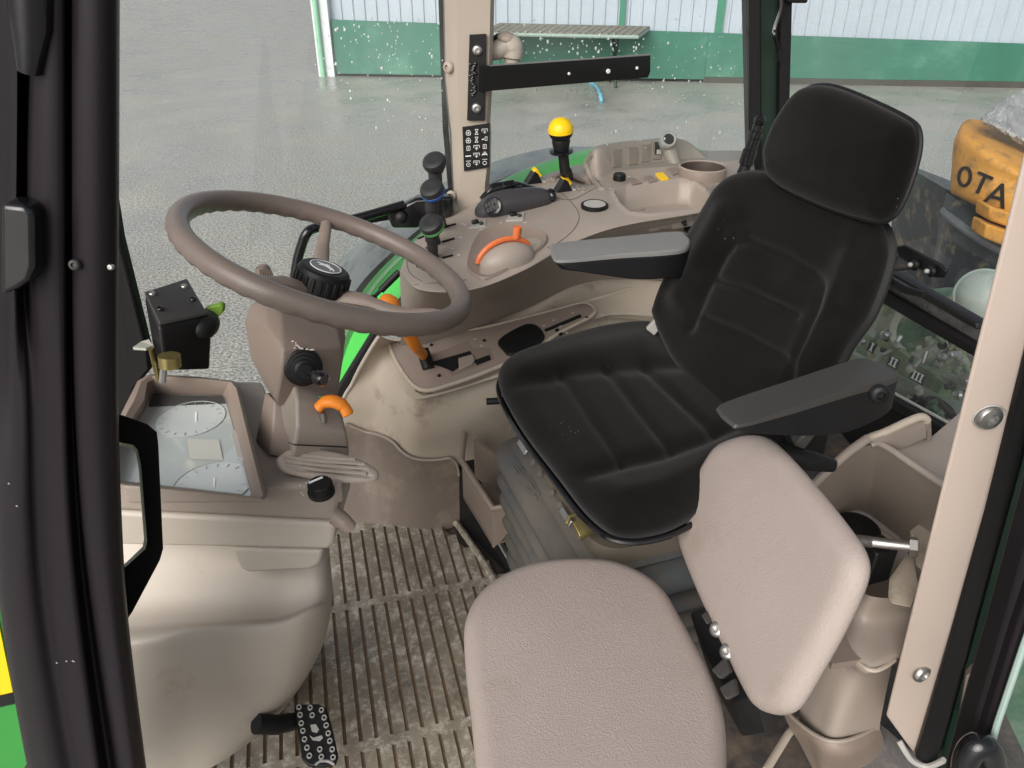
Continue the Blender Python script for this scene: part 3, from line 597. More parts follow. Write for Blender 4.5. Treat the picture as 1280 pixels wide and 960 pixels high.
# jacks on the skirt
for x_, y_, r_ in ((863, 284, .011), (855, 277, .004), (871, 275, .004)):
    p0, n0 = on(x_, y_); O('jack', G().lathe([(r_*1.3, -.002), (r_*1.3, .002), (r_, .003), (r_, .008), (r_*.5, .009), (.0004, .007)], frame(p0, n0), 24), BLACK, sc)
# throttle pod
po = [(584, 336), (588, 312), (599, 293), (617, 285), (645, 283), (670, 288), (684, 296), (680, 309), (650, 330), (612, 349), (596, 348)]
ring = resample(spline([onp(x, y, .001) for x, y in po], 6, True), 64); cc = sum(ring, V())/64; n0 = on(635, 310)[1]
g = G().loft([ring, [q.lerp(cc, .03)+n0*.004 for q in ring], [q.lerp(cc, .07)+n0*.003 for q in ring], [q.lerp(cc, .16)-n0*.000 for q in ring], [q.lerp(cc, .95)+n0*.002 for q in ring]], False, True)
th = O('throttle_pod', g, TAUPE_D, sc, angle=60)
dc = onp(634, 325, -.004); dax = (onp(660, 338)-onp(612, 300)).normalized()
dx = (onp(658, 316)-onp(606, 332)).normalized(); dm = frame(dc, n0, dx)
O('dome', G().ell(dm, .052, .030, .034, 32, 10, 0, 90), TAUPE, th)
arc = [dm @ V((.052*math.cos(a), .010+.003*math.sin(a), .0365*math.sin(a))) for a in [math.radians(168-i*8) for i in range(19)]]
O('orange_scale', G().tube(arc, .0050, 8), ORANGE_T, th)
tb_ = dm @ V((.026, .012, .034)); O('throttle_tab', G().tube([tb_, tb_+n0*.010+dx*.002, tb_+n0*.020+dx*.004], [.0065, .0075, .007], 10), ORANGE_T, th)
O('dome_back', G().ell(dm @ Matrix.Translation((0, .022, -.002)), .044, .016, .034, 28, 8, 0, 90), TAUPE, th)

# ================================================================== LOWER CONSOLE
lr_ = [
 [H(474, 420, .42), H(500, 427, .385), H(538, 424, .385), H(600, 404, .39), H(662, 380, .40), H(722, 352, .42), H(777, 344, .44), H(860, 350, .44), H(960, 350, .44)],
 [H(466, 432, .40), H(492, 430, .375), H(525, 424, .372), H(600, 412, .372), H(662, 394, .38), H(735, 378, .395), H(790, 385, .39), H(862, 392, .38), H(960, 392, .38)],
 [H(452, 456, .36), H(486, 448, .36), H(505, 476, .352), H(528, 491, .35), H(600, 472, .352), H(668, 447, .362), H(745, 398, .38), H(840, 402, .36), H(960, 402, .36)],
 [H(440, 480, .31), H(480, 468, .335), H(503, 486, .338), H(528, 500, .335), H(602, 481, .335), H(670, 458, .34), H(750, 410, .35), H(845, 412, .34), H(960, 412, .34)],
 [H(428, 505, .26), H(472, 500, .28), H(500, 520, .28), H(528, 540, .26), H(604, 520, .27), H(672, 490, .27), H(752, 450, .28), H(845, 450, .28), H(960, 450, .28)],
 [H(424, 565, .14), H(462, 560, .15), H(492, 575, .15), H(530, 588, .14), H(606, 580, .13), H(674, 560, .13), H(752, 520, .14), H(845, 520, .14), H(960, 520, .14)],
 [H(420, 662, -.01), H(465, 662, -.01), H(500, 664, -.01), H(540, 672, -.02), H(606, 660, -.03), H(676, 640, -.03), H(752, 620, -.03), H(845, 600, -.03), H(960, 600, -.03)]]
rows = upgrid(lr_, 12, 10)
lc = T('lower_console', 'worn beige wheel arch trim with grey lever plate and dark kick panel below the console', 'console', H(560, 600, 0))
g = G().grid(rows); O('arch_trim', g, BEIGE_W, lc, angle=60); LB = BVHTree.FromPolygons(g.v, g.f)
ol = lambda x, y, o=0.: onp(x, y, o, LB)
O('trim_edge', G().tube([r[0] for r in rows][:44], .004, 8), BEIGE, lc)
# bulging rib between trim and console
O('arch_ridge', G().tube(spline([ol(*q, .000) for q in ((512, 437), (560, 426), (610, 416), (662, 400), (715, 382), (748, 372), (790, 360))], 5), .0045, 8), BEIGE_W, lc)
# kick panel
ku = [(433, 525), (443, 529), (462, 536), (480, 541), (496, 548), (508, 560), (520, 567), (535, 569), (552, 568), (562, 567), (569, 575), (572, 590)]
kd = [(430, 658), (440, 658), (455, 659), (470, 658), (484, 656), (498, 655), (510, 659), (525, 662), (540, 662), (555, 658), (566, 654), (572, 650)]
kt = [ol(x, y, .006) for x, y in ku]; kb_ = [ol(x, y, .008) for x, y in kd]
kk = [spline([a.lerp(b, u) for a, b in zip(kt, kb_)], 5) for u in (0, .25, .5, .75, 1)]
def push(u, row): return [ (onp(*pix(q), .007+.0*u, LB)) for q in row]
kg = [push(i/4, r) for i, r in enumerate(kk)]
O('kick_panel', G().grid([[q+V((0, .004, -.0)) for q in [onp(*pix(p_), .0, LB) for p_ in kg[0]]]]+kg), KICK, lc, angle=60)
O('kick_edge', G().tube(kg[0], .0028, 8), TAUPE, lc)
# gear plate
GPL = pl3(H(500, 425, .381), H(528, 488, .357), H(740, 386, .402))
po = [(487, 430), (500, 425), (535, 421), (600, 411), (650, 399), (700, 386), (728, 379), (740, 383), (744, 390), (735, 398), (715, 408), (690, 422), (668, 441), (640, 452), (590, 472), (560, 482), (540, 488), (525, 487), (512, 477), (498, 456)]
gp = [GPL.at(x, y, .0) for x, y in po]; gp = resample(spline(gp, 5, True), 90); gc = sum(gp, V())/90
lp = O('lever_plate', G().loft([[q-GPL.n*.012 for q in gp], [q+GPL.n*.001 for q in gp], [q.lerp(gc, .01)+GPL.n*.002 for q in gp]]), mat('plate_taupe', (146, 132, 122), .4, .05, bump=.08), lc)
O('plate_rim', G().tube([q+GPL.n*.0005 for q in gp], .004, 8, True), BEIGE_W, lc)
def pin(name, poly, m, t_=.001, par=lp, bevel=0): return O(name, G().prism([GPL.at(x, y, .0015) for x, y in poly], GPL.n*t_), m, par, bevel=bevel)
pin('gate_recess', [(533, 447), (585, 427), (592, 436), (613, 436), (618, 450), (606, 456), (565, 471), (558, 463), (552, 460), (540, 462)], TAUPE_D, .001)
pin('gate_slot', [(536, 455), (588, 440), (590, 444), (577, 453), (575, 460), (566, 466), (560, 463), (552, 460)], DARKHOLE, .0016)
pin('gate_slot', [(592, 452), (612, 445), (614, 451), (596, 458)], DARKHOLE, .0016)
pin('gate_tongue', [(573, 451), (591, 446), (594, 453), (590, 459), (574, 465)], TAUPE, .006, bevel=.002)
pin('scale_slot', [(680, 413), (725, 394), (727.5, 397.5), (682.5, 416)], DARKHOLE, .0014); pin('scale_slot', [(693, 413.5), (697, 411.5), (704, 418.5), (700, 421)], DARKHOLE, .0014)
pl = resample(spline([GPL.at(x, y, .002) for x, y in ((623, 427), (650, 410), (665, 407), (676, 413), (681, 424), (670, 434), (640, 446), (630, 441))], 6, True), 60)
O('rubber_pad', pillow(pl, GPL.n, .006, .004, .008, .004, N=60, rings=6, backin=.001), BLACK, lp)
for x_, y_ in ((539.5, 432.5), (605.5, 427), (549, 471), (733, 398.5)): screw(lp, GPL.at(x_, y_, .003), GPL.n, .0035, RUBBER, 'plate_screw')
mk = G()
for x_, y_ in ((594, 426), (602, 434), (585, 452.5), (716, 393), (692, 402), (680, 409), (701, 410), (706, 415), (709, 418)):
    m_ = frame(GPL.at(x_, y_, .003), GPL.n, V((.95, .3, 0)))
    mk.box(m_, .006, .0012, .0004).box(m_ @ Matrix.Translation((.001, .003, 0)), .004, .0012, .0004).box(m_ @ Matrix.Translation((-.0025, .0015, 0)), .001, .004, .0004)
O('gate_symbols', mk, WPRINT, lp)
ov = O('orange_lever', G().tube(spline([GPL.at(534, 458, .004), GPL.at(531, 452, .014), H(520, 433, .47), H(508, 412, .52), H(490, 382, .575), H(484, 377, .58)], 5), [.009]*5+[.0105]*5+[.0125]*5+[.0135]*5+[.016]*5+[.017], 16, flat=.8), ORANGE, lc, label='orange plastic gear lever rising behind the steering wheel rim')
O('lever_boot', G().tube([GPL.at(536, 462, .0), GPL.at(533, 455, .010), GPL.at(530, 449, .024)], [.012, .013, .0115], 12), BLACK, ov)
O('scuff', G().tube([ol(519, 489, .0015), ol(529, 494, .0015), ol(541, 492, .0015)], .0012, 6), mat('scuff_mark', (96, 82, 68), .7), lc)

# ================================================================== STEERING WHEEL
WS = .9366
WC = V((-.26783, 1.06876, -.40446))*WS+CAM; WN = V((.35384, .09403, .93057)).normalized(); WR = .205*WS
wm = frame(WC, WN, V((1, 0, 0)))
def wl(a, r, z): return wm @ V((r*math.cos(a), r*math.sin(a), z))
sw = T('steering_wheel', 'taupe three spoke steering wheel with black hub cap, seen from above', 'steering wheel', WC)
g = G(); pts = []; N_ = 180; n = 18; rings = []
for i in range(N_):
    a = 2*math.pi*i/N_; e = wl(a, 1, 0)-WC; rg = []
    rip = .0009*math.cos(a*44)
    for j in range(n):
        b = 2*math.pi*j/n; und = max(0, -math.sin(b))**.5
        r_ = .0142+rip*und; rg.append(WC+e*(WR+r_*math.cos(b))+WN*(r_*1.05*math.sin(b)))
    rings.append(rg)
rings.append(rings[0]); g.loft(rings, False, False); O('rim', g, WHEEL, sw, angle=80)
def ang_of(px, py):                     # angle on the wheel plane of a photo point
    q = wm.inverted() @ Pl(WC, WN).at(px, py); return math.atan2(q.y, q.x)
HZ = -.046
for px, py in ((409, 272), (566, 392), (262, 322)):
    a = ang_of(px, py); sp_ = [wl(a, WR-.002, -.004), wl(a, WR-.03, -.012), wl(a, WR*.62, -.03), wl(a, WR*.35, HZ+.01), wl(a, .02, HZ-.004)]
    O('spoke', G().tube(spline(sp_, 5), [.0085]*5+[.0095]*5+[.011]*5+[.014]*5+[.017], 12, flat=.7), TAUPE_D, sw)
hz = HZ+.032
O('hub', G().lathe([(.036, HZ-.055), (.037, HZ-.03), (.0335, HZ-.02), (.0335, HZ+.012), (.03, HZ+.014)], wm, 40), TAUPE_D, sw)
hb = O('hub_cap', G().lathe([(.034, hz-.034), (.0365, hz-.032), (.0365, hz-.008), (.034, hz-.003), (.030, hz-.0005), (.0005, hz)], wm, 48), BLACK, sw, angle=30)
g = G()
for k in range(22): g.box(wm @ Matrix.Rotation(2*math.pi*k/22, 4, 'Z') @ Matrix.Translation((.0368, 0, hz-.019)), .004, .0058, .020)
O('grip_rib', g, BLACK, hb, bevel=.0012)
lg = G().lathe([(.0215, hz-.0002), (.0215, hz+.0008), (.0005, hz+.0009)], wm, 40); O('emblem_disc', lg, mat('emblem_grey', (96, 98, 100), .4, .04, bump=0), hb)
O('emblem_ring', G().lathe([(.0205, hz+.0008), (.0205, hz+.0014), (.0218, hz+.0014), (.0218, hz+.0004)], wm, 48, False, False), WHITE, hb)
dp0 = [(-14, 1.5), (-8, 3.5), (-4, 5.5), (-3, 8.5), (-1, 6.5), (0, 9), (1.5, 6), (4, 4), (9, 2.5), (14, -1.5), (15, -4), (12, -2.2), (9, -1), (11, -4.5), (9, -5), (6.5, -1.2), (0, -.2), (-4, -1.5), (-7, -5), (-8, -4), (-6, -.2), (-9, 1.2), (-13, .3)]
em = wm @ Matrix.Translation((0, 0, hz+.001)) @ Matrix.Rotation(math.radians(-20), 4, 'Z')
O('emblem', G().prism([em @ V((x_*.00108, y_*.00108, 0)) for x_, y_ in dp0], WN*.0006), WHITE, hb)

# ================================================================== STEERING COLUMN
col = T('steering_column', 'angular taupe steering column below the wheel with stalk, orange tab and ribbed foot pad', 'steering column', B(345, 560, .60))
def Ys(x, y, d): return Y(x, y, d)
R0 = [Ys(311, 381, .94), Ys(332, 379, .925), Ys(352, 392, .90), Ys(418, 398, .94), Ys(420, 372, 1.0), Ys(350, 362, 1.02)]
R1 = [Ys(305, 402, .93), Ys(333, 408, .885), Ys(354, 437, .845), Ys(427, 434, .90), Ys(430, 400, .98), Ys(370, 385, 1.0)]
R2 = [Ys(313, 447, .92), Ys(333, 452, .87), Ys(350, 472, .84), Ys(428, 452, .90), Ys(432, 420, .97), Ys(370, 420, 1.0)]
R3 = [Ys(330, 480, .905), Ys(336, 486, .875), Ys(345, 498, .845), Ys(420, 506, .89), Ys(424, 480, .95), Ys(372, 480, .98)]
R4 = [Ys(343, 497, .90), Ys(343, 499, .88), Ys(347, 506, .85), Ys(410, 520, .885), Ys(415, 500, .94), Ys(374, 495, .96)]
O('column_cover', G().loft([R0, R1, R2, R3, R4]), TAUPE_D, col, bevel=.0035)
L0 = [Ys(331, 490, .90), Ys(343, 500, .872), Ys(362, 515, .87), Ys(385, 515, .92), Ys(370, 490, .95)]
L1 = [Ys(320, 545, .875), Ys(338, 562, .835), Ys(368, 566, .835), Ys(392, 560, .90), Ys(370, 535, .93)]
L2 = [Ys(319, 552, .87), Ys(337, 570, .832), Ys(370, 574, .832), Ys(394, 568, .90), Ys(370, 545, .93)]
O('column_leg', G().loft([L0, L1, L2]), TAUPE_D, col, bevel=.003)
# hub collar
hx = frame(WC+WN*(HZ-.085), WN); O('collar', G().lathe([(.041, -.025), (.0405, .0), (.039, .035)], hx, 40), TAUPE_D, col)
# lower unit with orange tab
U0 = [Ys(364, 474, .86), Ys(386, 472, .89), Ys(416, 480, .90), Ys(420, 484, .89), Ys(378, 482, .85)]
U1 = [Ys(352, 505, .85), Ys(372, 488, .84), Ys(417, 492, .875), Ys(423, 500, .875), Ys(370, 505, .83)]
U2 = [Ys(356, 530, .84), Ys(370, 515, .815), Ys(424, 516, .85), Ys(431, 530, .855), Ys(371, 538, .805)]
U3 = [Ys(363, 552, .835), Ys(371, 536, .80), Ys(431, 540, .835), Ys(435, 552, .84), Ys(372, 552, .80)]
def ring5(a, b, c, d): return [Ys(*a), Ys(*b), Ys(*c), Ys(*d)]
q0 = [Ys(358, 478, .88), Ys(366, 474, .865), Ys(414, 481, .90), Ys(420, 500, .95), Ys(362, 495, .95)]
q1 = [Ys(351, 506, .86), Ys(371, 498, .83), Ys(423, 503, .87), Ys(428, 520, .93), Ys(356, 520, .93)]
q2 = [Ys(355, 534, .845), Ys(371, 535, .80), Ys(433, 541, .84), Ys(434, 545, .90), Ys(358, 545, .91)]
q3 = [Ys(360, 548, .845), Ys(368, 551, .80), Ys(435, 554, .845), Ys(436, 556, .90), Ys(362, 556, .90)]
q4 = [Ys(361, 566, .85), Ys(364, 572, .80), Ys(435, 576, .845), Ys(436, 574, .90), Ys(362, 570, .90)]
O('tilt_housing', G().loft([q0, q1, q2, q3, q4]), TAUPE, col, bevel=.005, seg=3)
O('housing_seam', G().tube([Ys(361, 553, .838), Ys(368, 556, .797), Ys(434, 559, .842)], .0008, 6), DARKHOLE, col)
# ribbed foot pad
pp_ = Pl(Ys(405, 585, .80), (.15, -.35, .92))
fo = [(345, 577), (350, 570), (362, 563), (380, 560), (420, 566), (440, 572), (458, 579), (471, 588), (474, 595), (468, 602), (450, 604), (410, 602), (375, 596), (352, 589)]
fo3 = resample(spline([pp_.at(x, y) for x, y in fo], 5, True), 80)
gv = [([(358+i*1.0, 570.5+i*5.2), (400+i*2, 575.0+i*4.6), (446+i*6, 582.+i*4.4)], 1.5, .0035) for i in range(4)]
for rb_ in (((364, 569.5), (400, 574), (444, 577)), ((360, 574), (402, 579), (456, 583)), ((357, 578.5), (402, 584.5), (461, 588.5)), ((356, 583.5), (402, 590.5), (458, 594.5))):
    O('pad_rib', G().tube(spline([pp_.at(*q, .0048) for q in rb_], 6), .0026, 8), TAUPE, col)
pad = O('foot_pad', pillow(fo3, pp_.n, .006, .012, .009, .0, gv, N=120, rings=18), TAUPE, col, angle=70)
# stalk with boot
sp0 = Pl(Ys(385, 460, .855), (.2, -.93, .3))
m_ = frame(sp0.at(379, 459), V((.35, -.88, .25)))
O('stalk_boot', G().lathe([(.024, -.012), (.024, .003), (.021, .005), (.0205, .009), (.0175, .010), (.017, .014), (.0135, .015), (.013, .019), (.0095, .021), (.009, .03), (.0005, .03)], m_, 32), BLACK, col, angle=35)
s0, s1 = sp0.at(388, 461, .022), sp0.at(405, 464, .052)
O('stalk', G().tube([s0, s0.lerp(s1, .6), s0.lerp(s1, .7), s0.lerp(s1, .72), s1, s1+(s1-s0)*.12], [.006, .0055, .0055, .0095, .009, .006], 16), BLACK_G, col)
mk = G()
for x_, y_, w_ in ((366, 426, 3), (371, 431, 4), (374, 433, 3), (368, 434.5, 3), (377, 435, 5), (384, 436, 4), (390, 436.5, 6), (370, 428, 2)): mk.box(frame(sp0.at(x_, y_, .0035), sp0.n), w_*.0009, .0016, .0006)
O('stalk_symbols', mk, WPRINT, col)
# orange tab in its slot
tp = Pl(Ys(400, 517, .84), (.1, -.55, .83))
O('tab_slot', G().tube([tp.at(378, 516.5, .002), tp.at(402, 519, .002)], .0032, 8, flat=.5), DARKHOLE, col)
ot = O('orange_tab', G().tube(spline([tp.at(399, 516, .014), tp.at(408, 511, .02), tp.at(420, 512, .024), tp.at(431, 516, .02), tp.at(437, 525, .014)], 6), [.0085]*6+[.0095]*6+[.0095]*6+[.0085]*6+[.006], 14, flat=.75), ORANGE, col)
O('tab_pin', G().tube([tp.at(404, 527, .0), tp.at(404, 520, .012)], .0045, 10), STEEL, ot)
mk = G()
for x_, y_, w_ in ((377, 512, 2), (384, 511, 4), (389, 511.5, 5)): mk.box(frame(tp.at(x_, y_, .003), tp.n), w_*.0009, .0022, .0005)
O('tab_symbol', mk, WPRINT, col); O('green_mark', G().prism([tp.at(398, 496.5, .004), tp.at(405, 498.5, .004), tp.at(399, 499.5, .004)], tp.n*.0005), RINGG, col)
# ribbed tilt lever behind the rim
tl = O('tilt_lever', G().tube([Ys(344, 392, .96), Ys(337, 365, .96), Ys(328, 337, .96), Ys(326, 333, .96)], [.0095, .0105, .0105, .008], 14), TAUPE_D, col)
g = G()
for k in range(6): g.tube([Ys(324+k*2.9, 337+k*.2, .9475), Ys(334+k*2.9, 370+k*.2, .9475)], .0014, 6)
O('grip_rib', g, TAUPE_D, tl)

# ================================================================== DASHBOARD
K = 1.12
def D(x, y, h): return B(x, y, (1.1-h)*K)
da = T('dashboard', 'taupe dashboard with recessed instrument cluster on a beige pedestal near the door', 'dashboard', D(300, 700, .3))
# top plate under the column
O('dash_top', G().prism([D(180, 476, .57), D(327, 476, .57), D(345, 520, .57), D(428, 598, .57), D(427, 607, .57), D(150, 607, .57)], (0, 0, -.03)), TAUPE, da, bevel=.006, seg=3)
fr = [[D(150, 600, .57), D(427, 606, .57), D(429, 598, .57)], ]
f0, f1 = D(427, 606, .572), D(140, 600, .572)
O('front_band', G().prism([Y(140, 604, f1.y), f0, Y(420, 652, f0.y-.002), Y(140, 638, f1.y-.002)], (0, .035, 0)), TAUPE, da, bevel=.006, seg=3)
O('lower_box', G().prism([Y(140, 640, f1.y-.001), Y(420, 654, f0.y-.001), Y(417, 681, f0.y-.001), Y(411, 688, f0.y-.001), Y(140, 682, f1.y-.001)], (0, .12, 0)), BEIGE, da, bevel=.008, seg=3)
O('box_bump', G().prism([Y(286, 684, .782), Y(404, 688, .778), Y(400, 706, .778), Y(390, 713, .778), Y(312, 717, .782), Y(300, 712, .782)], (0, .1, 0)), BEIGE, da, bevel=.006, seg=3)
# binnacle
def loop(pts, hs): return [D(x, y, h) for (x, y), h in zip(pts, hs)]
ob = [(172, 476), (188, 467), (250, 471), (292, 476), (299, 484), (318, 560), (333, 620), (330, 625), (260, 617), (120, 603), (130, 560), (160, 500)]
oi = [(184, 478), (192, 474), (250, 476), (284, 480), (290, 487), (307, 560), (322, 616), (318, 621), (255, 613), (130, 600), (140, 560), (180, 500)]
og = [(186, 499), (193, 493), (250, 494), (278, 495), (282, 500), (300, 565), (314, 617), (312, 620), (252, 612), (134, 599), (144, 562), (182, 512)]
Rg = lambda pts, h: resample([D(x, y, h) for x, y in pts], 96)
bo = resample(spline([D(x, y, .60) for x, y in ob], 1, True), 96)
binn = O('binnacle', G().loft([[D(x, y, .555) for x, y in ob], [D(x, y, .613) for x, y in ob], [D(x, y, .617) for x, y in [(a*.6+c*.4, b*.6+d*.4) for (a, b), (c, d) in zip(ob, oi)]], [D(x, y, .613) for x, y in oi], [D(x, y, .585) for x, y in og]], True, False), TAUPE_D, da, angle=45)
scr = O('screen', G().add([D(x, y, .5865) for x, y in og], [tuple(range(12))]), SCREEN, da)
SCP = Pl(D(250, 560, .5865), (0, 0, 1)); pass
DIALR = mat('dial_ring', (162, 170, 168), .3, .05, 9, 0)
for px, py, rad in ((238, 524, .046), (266, 606, .046)):
    c0 = SCP.at(px, py); pts_ = [c0+V((rad*math.cos(k*math.pi/36), rad*math.sin(k*math.pi/36), .0006)) for k in range(72)]
    ok_ = [inside(*pix(q), og) for q in pts_]; st0 = next((k for k in range(72) if ok_[k] and not ok_[k-1]), 0)
    keep = [pts_[(st0+k) % 72] for k in range(72) if ok_[(st0+k) % 72]]
    df_ = O('dial_face', G().add(keep, [tuple(range(len(keep)))]), SCREEN_D, scr)
    O('dial_ring', G().tube([q+V((0, 0, .0003)) for q in keep], .0007, 6), DIALR, df_)
    for k in range(0, 72, 4):
        q0, q1 = c0+(pts_[k]-c0)*.78, c0+(pts_[k]-c0)*.90
        if inside(*pix(q0), og) and inside(*pix(q1), og): O('dial_tick', G().tube([q0+V((0, 0, .0008)), q1+V((0, 0, .0008))], .0005, 5), DIALR, df_)
for px, py in ((245, 525), (268, 607)): O('needle', G().prism([SCP.at(px-1, py-9, .0009), SCP.at(px+1.5, py-9, .0009), SCP.at(px+1.2, py+3, .0009), SCP.at(px-.8, py+3, .0009)], (0, 0, .0006)), SCREEN_N, scr)
O('display_window', G().add([SCP.at(x, y, .0012) for x, y in ((234, 549), (274, 551), (279, 576), (238, 575))], [(0, 1, 2, 3)]), SCREEN_Y, scr)
O('glare_dark_strip', G().add([SCP.at(x, y, .0007) for x, y in ((187, 500), (193, 493.5), (278, 495.5), (281, 500), (282.5, 505), (186, 509))], [tuple(range(6))]), mat('glare_dark_tone', (60, 62, 62), .12, .1, coat=.6), scr)  # dark end of the reflected gradient, coloured in as a strip
O('side_tab', G().prism([SCP.at(x, y, .0012) for x, y in ((289, 545), (297, 538), (309, 581), (297, 574))], (0, 0, .003)), GREYC, scr, bevel=.0008)
# rotary knob
kp_ = D(402, 616, .573); m_ = frame(kp_, (0, -.1, 1), V((.9, .3, 0)))
kn_ = O('rotary_knob', G().lathe([(.0165, 0), (.0165, .004), (.0145, .005), (.014, .015), (.013, .0165), (.0005, .0168)], m_, 36), BLACK, da)
g = G()
for k in range(24): g.box(m_ @ Matrix.Rotation(2*math.pi*k/24, 4, 'Z') @ Matrix.Translation((.0143, 0, .010)), .0016, .0017, .0105)
O('grip_rib', g, BLACK, kn_); O('pointer', G().box(m_ @ Matrix.Translation((-.004, .006, .017)) @ Matrix.Rotation(.3, 4, 'Z'), .018, .0028, .001), WHITE, kn_)
mk = G(); kpl = Pl(D(390, 606, .5715), (0, 0, 1))
for x_, y_, w_ in ((383, 604, 3), (376, 607, 3), (380, 610, 2), (377, 616, 3), (379, 619, 2), (387, 601, 2)): mk.box(frame(kpl.at(x_, y_, .0006), (0, 0, 1)), w_*.001, .0024, .0005)
O('knob_symbols', mk, WPRINT, da)
O('side_stub', G().tube([Y(420, 645, .76), Y(432, 654, .75), Y(438, 660, .75)], [.012, .010, .009], 12), TAUPE_D, da)
# pedestal
pr0 = [[(110, 650, .84), (205, 650, .84), (290, 652, .84), (360, 655, .84), (398, 655, .85), (408, 660, .88), (400, 657, .98)],
 [(110, 748, .775), (205, 742, .78), (290, 738, .785), (352, 736, .79), (402, 726, .80), (415, 728, .85), (406, 726, .97)],
 [(110, 785, .735), (205, 778, .74), (290, 774, .745), (350, 769, .755), (400, 750, .78), (415, 750, .84), (406, 748, .96)],
 [(110, 806, .70), (190, 797, .70), (250, 786, .71), (345, 782, .725), (394, 766, .76), (413, 768, .83), (405, 765, .96)],
 [(115, 835, .69), (190, 830, .69), (250, 828, .70), (338, 828, .715), (382, 815, .75), (403, 808, .82), (394, 805, .95)],
 [(120, 900, .68), (185, 895, .68), (235, 890, .69), (318, 880, .71), (360, 868, .74), (378, 855, .81), (368, 852, .94)],
 [(130, 985, .67), (190, 980, .67), (228, 975, .68), (272, 955, .70), (312, 928, .74), (338, 906, .80), (330, 902, .93)]]
g = G().grid(upgrid([[Y(*q) for q in r] for r in pr0], 8, 8)); O('pedestal', g, BEIGE, da, angle=70)

# ================================================================== FRONT LEFT
jb = T('junction_box', 'black electrical box with a green lever, clamped behind the dashboard', 'electrical box', H(230, 470, .45))
jt = [Y(179, 368, .98), Y(235, 350, 1.06), Y(262, 396, 1.0), Y(199, 409, .93)]
jm = [Y(189, 424, .97), Y(238, 410, 1.05), Y(265, 425, .995), Y(203, 444, .925)]
jl = [Y(196, 452, .98), Y(240, 440, 1.05), Y(263, 463, .995), Y(206, 464, .925)]
O('housing', G().loft([jt, jm, jl]), BLACK, jb, bevel=.006, seg=3)
O('lid', G().loft([[q.lerp(sum(jt, V())/4, .03)+V((0, 0, .0005)) for q in jt], [q.lerp(sum(jt, V())/4, .05)+V((0, 0, .005)) for q in jt]]), GREYPL, jb, bevel=.002)
O('boss', G().ell(frame(Y(254, 406, 1.005), (0, 0, 1)), .022, .03, .020, 28, 14), BLACK, jb)
for x_, y_ in ((190, 367), (230, 358), (241, 374), (200, 386)): screw(jb, Pl(jt[0]+V((0, 0, .006)), (jt[1]-jt[0]).cross(jt[3]-jt[0])).at(x_, y_), V((0, -.3, 1)), .0045, STEEL if y_ < 370 else BLACK_G)
O('green_lever', G().prism([Y(255, 386, 1.02), Y(275, 380, 1.03), Y(279, 383, 1.03), Y(279, 391, 1.03), Y(272, 397, 1.02), Y(262, 402, 1.02)], (0, .012, 0)), GREEN_L, jb, bevel=.002)
cb = T('clamp_bracket', 'small yellow zinc clamp and bracket under the black electrical box', 'bracket', Y(205, 470, .93))
O('clamp', G().lathe([(.013, -.008), (.0145, -.008), (.0145, .008), (.013, .008)], frame(Y(212, 451, .92), (.1, .1, 1)), 24), ZINC, cb)
O('bracket_arm', G().tube([Y(189, 436, .93), Y(194, 452, .93), Y(199, 475, .93)], [.006, .008, .006], 8, flat=.5), ZINC, cb)
O('wing', G().prism([Y(166, 434, .94), Y(176, 427, .96), Y(186, 424, .96), Y(191, 432, .94), Y(182, 435, .93)], (0, 0, -.004)), HITCH_G, cb)
O('stud', G().tube([Y(205, 455, .925), Y(203, 477, .925)], .005, 8), STEEL, cb)
lone('front_post', G().prism([Y(118, 180, 1.0), Y(136, 215, 1.0), Y(150, 300, 1.0), Y(185, 440, .99), Y(188, 462, .99), Y(168, 486, .98), Y(160, 520, .97), Y(158, 620, .95), Y(110, 640, .95)], (0, .02, 0)), RUBBER, 'slanted black front cab post between the door edge and the electrical box', 'post', Y(150, 600, .95), bevel=.004)
# near door edge
dr = T('cab_door', 'open cab door edge, a wide black ribbed frame filling the left side', 'door', Y(100, 960, .5))
st_ = [(-80, [(-90, .52), (-8, .50), (22, .475), (30, .50), (34, .50), (52, .472), (78, .470), (84, .482), (88, .482), (94, .470), (120, .468), (140, .474), (149, .49), (150, .56)]),
       (250, [(-90, .52), (-8, .50), (20, .475), (24, .50), (29, .50), (40, .472), (78, .470), (84, .482), (88, .482), (94, .470), (120, .468), (139, .474), (148, .49), (149, .56)]),
       (480, [(-90, .52), (-6, .50), (14, .475), (30, .472), (40, .476), (58, .472), (80, .470), (87, .482), (91, .482), (97, .470), (120, .468), (138, .474), (147, .49), (148, .56)]),
       (640, [(-12, .58), (-6, .50), (16, .475), (32, .472), (46, .478), (64, .473), (85, .470), (94, .484), (100, .484), (106, .471), (126, .468), (142, .474), (151, .49), (152, .56)]),
       (780, [(3, .58), (4, .50), (24, .475), (42, .472), (58, .478), (75, .473), (98, .470), (108, .486), (116, .486), (122, .472), (140, .468), (151, .474), (160, .49), (161, .56)]),
       (960, [(35, .58), (36, .50), (54, .475), (72, .472), (90, .478), (104, .473), (122, .470), (134, .488), (144, .488), (150, .473), (164, .469), (173, .474), (182, .49), (183, .56)]),
       (1060, [(61, .58), (62, .50), (82, .475), (98, .472), (112, .478), (124, .473), (138, .470), (150, .488), (160, .488), (166, .473), (180, .469), (188, .474), (196, .49), (197, .56)])]
g = G().grid(upgrid([[Y(x_, y_, d) for x_, d in r] for y_, r in st_], 4, 6)); O('frame_profile', g, DOORB, dr, angle=70)
O('stay_bracket', G().prism([Y(0, 255, .455), Y(30, 258, .455), Y(41, 268, .455), Y(42, 335, .455), Y(36, 352, .455), Y(22, 362, .455), Y(0, 370, .455)], (0, .02, 0)), BLACK_G, dr, bevel=.004, seg=3)
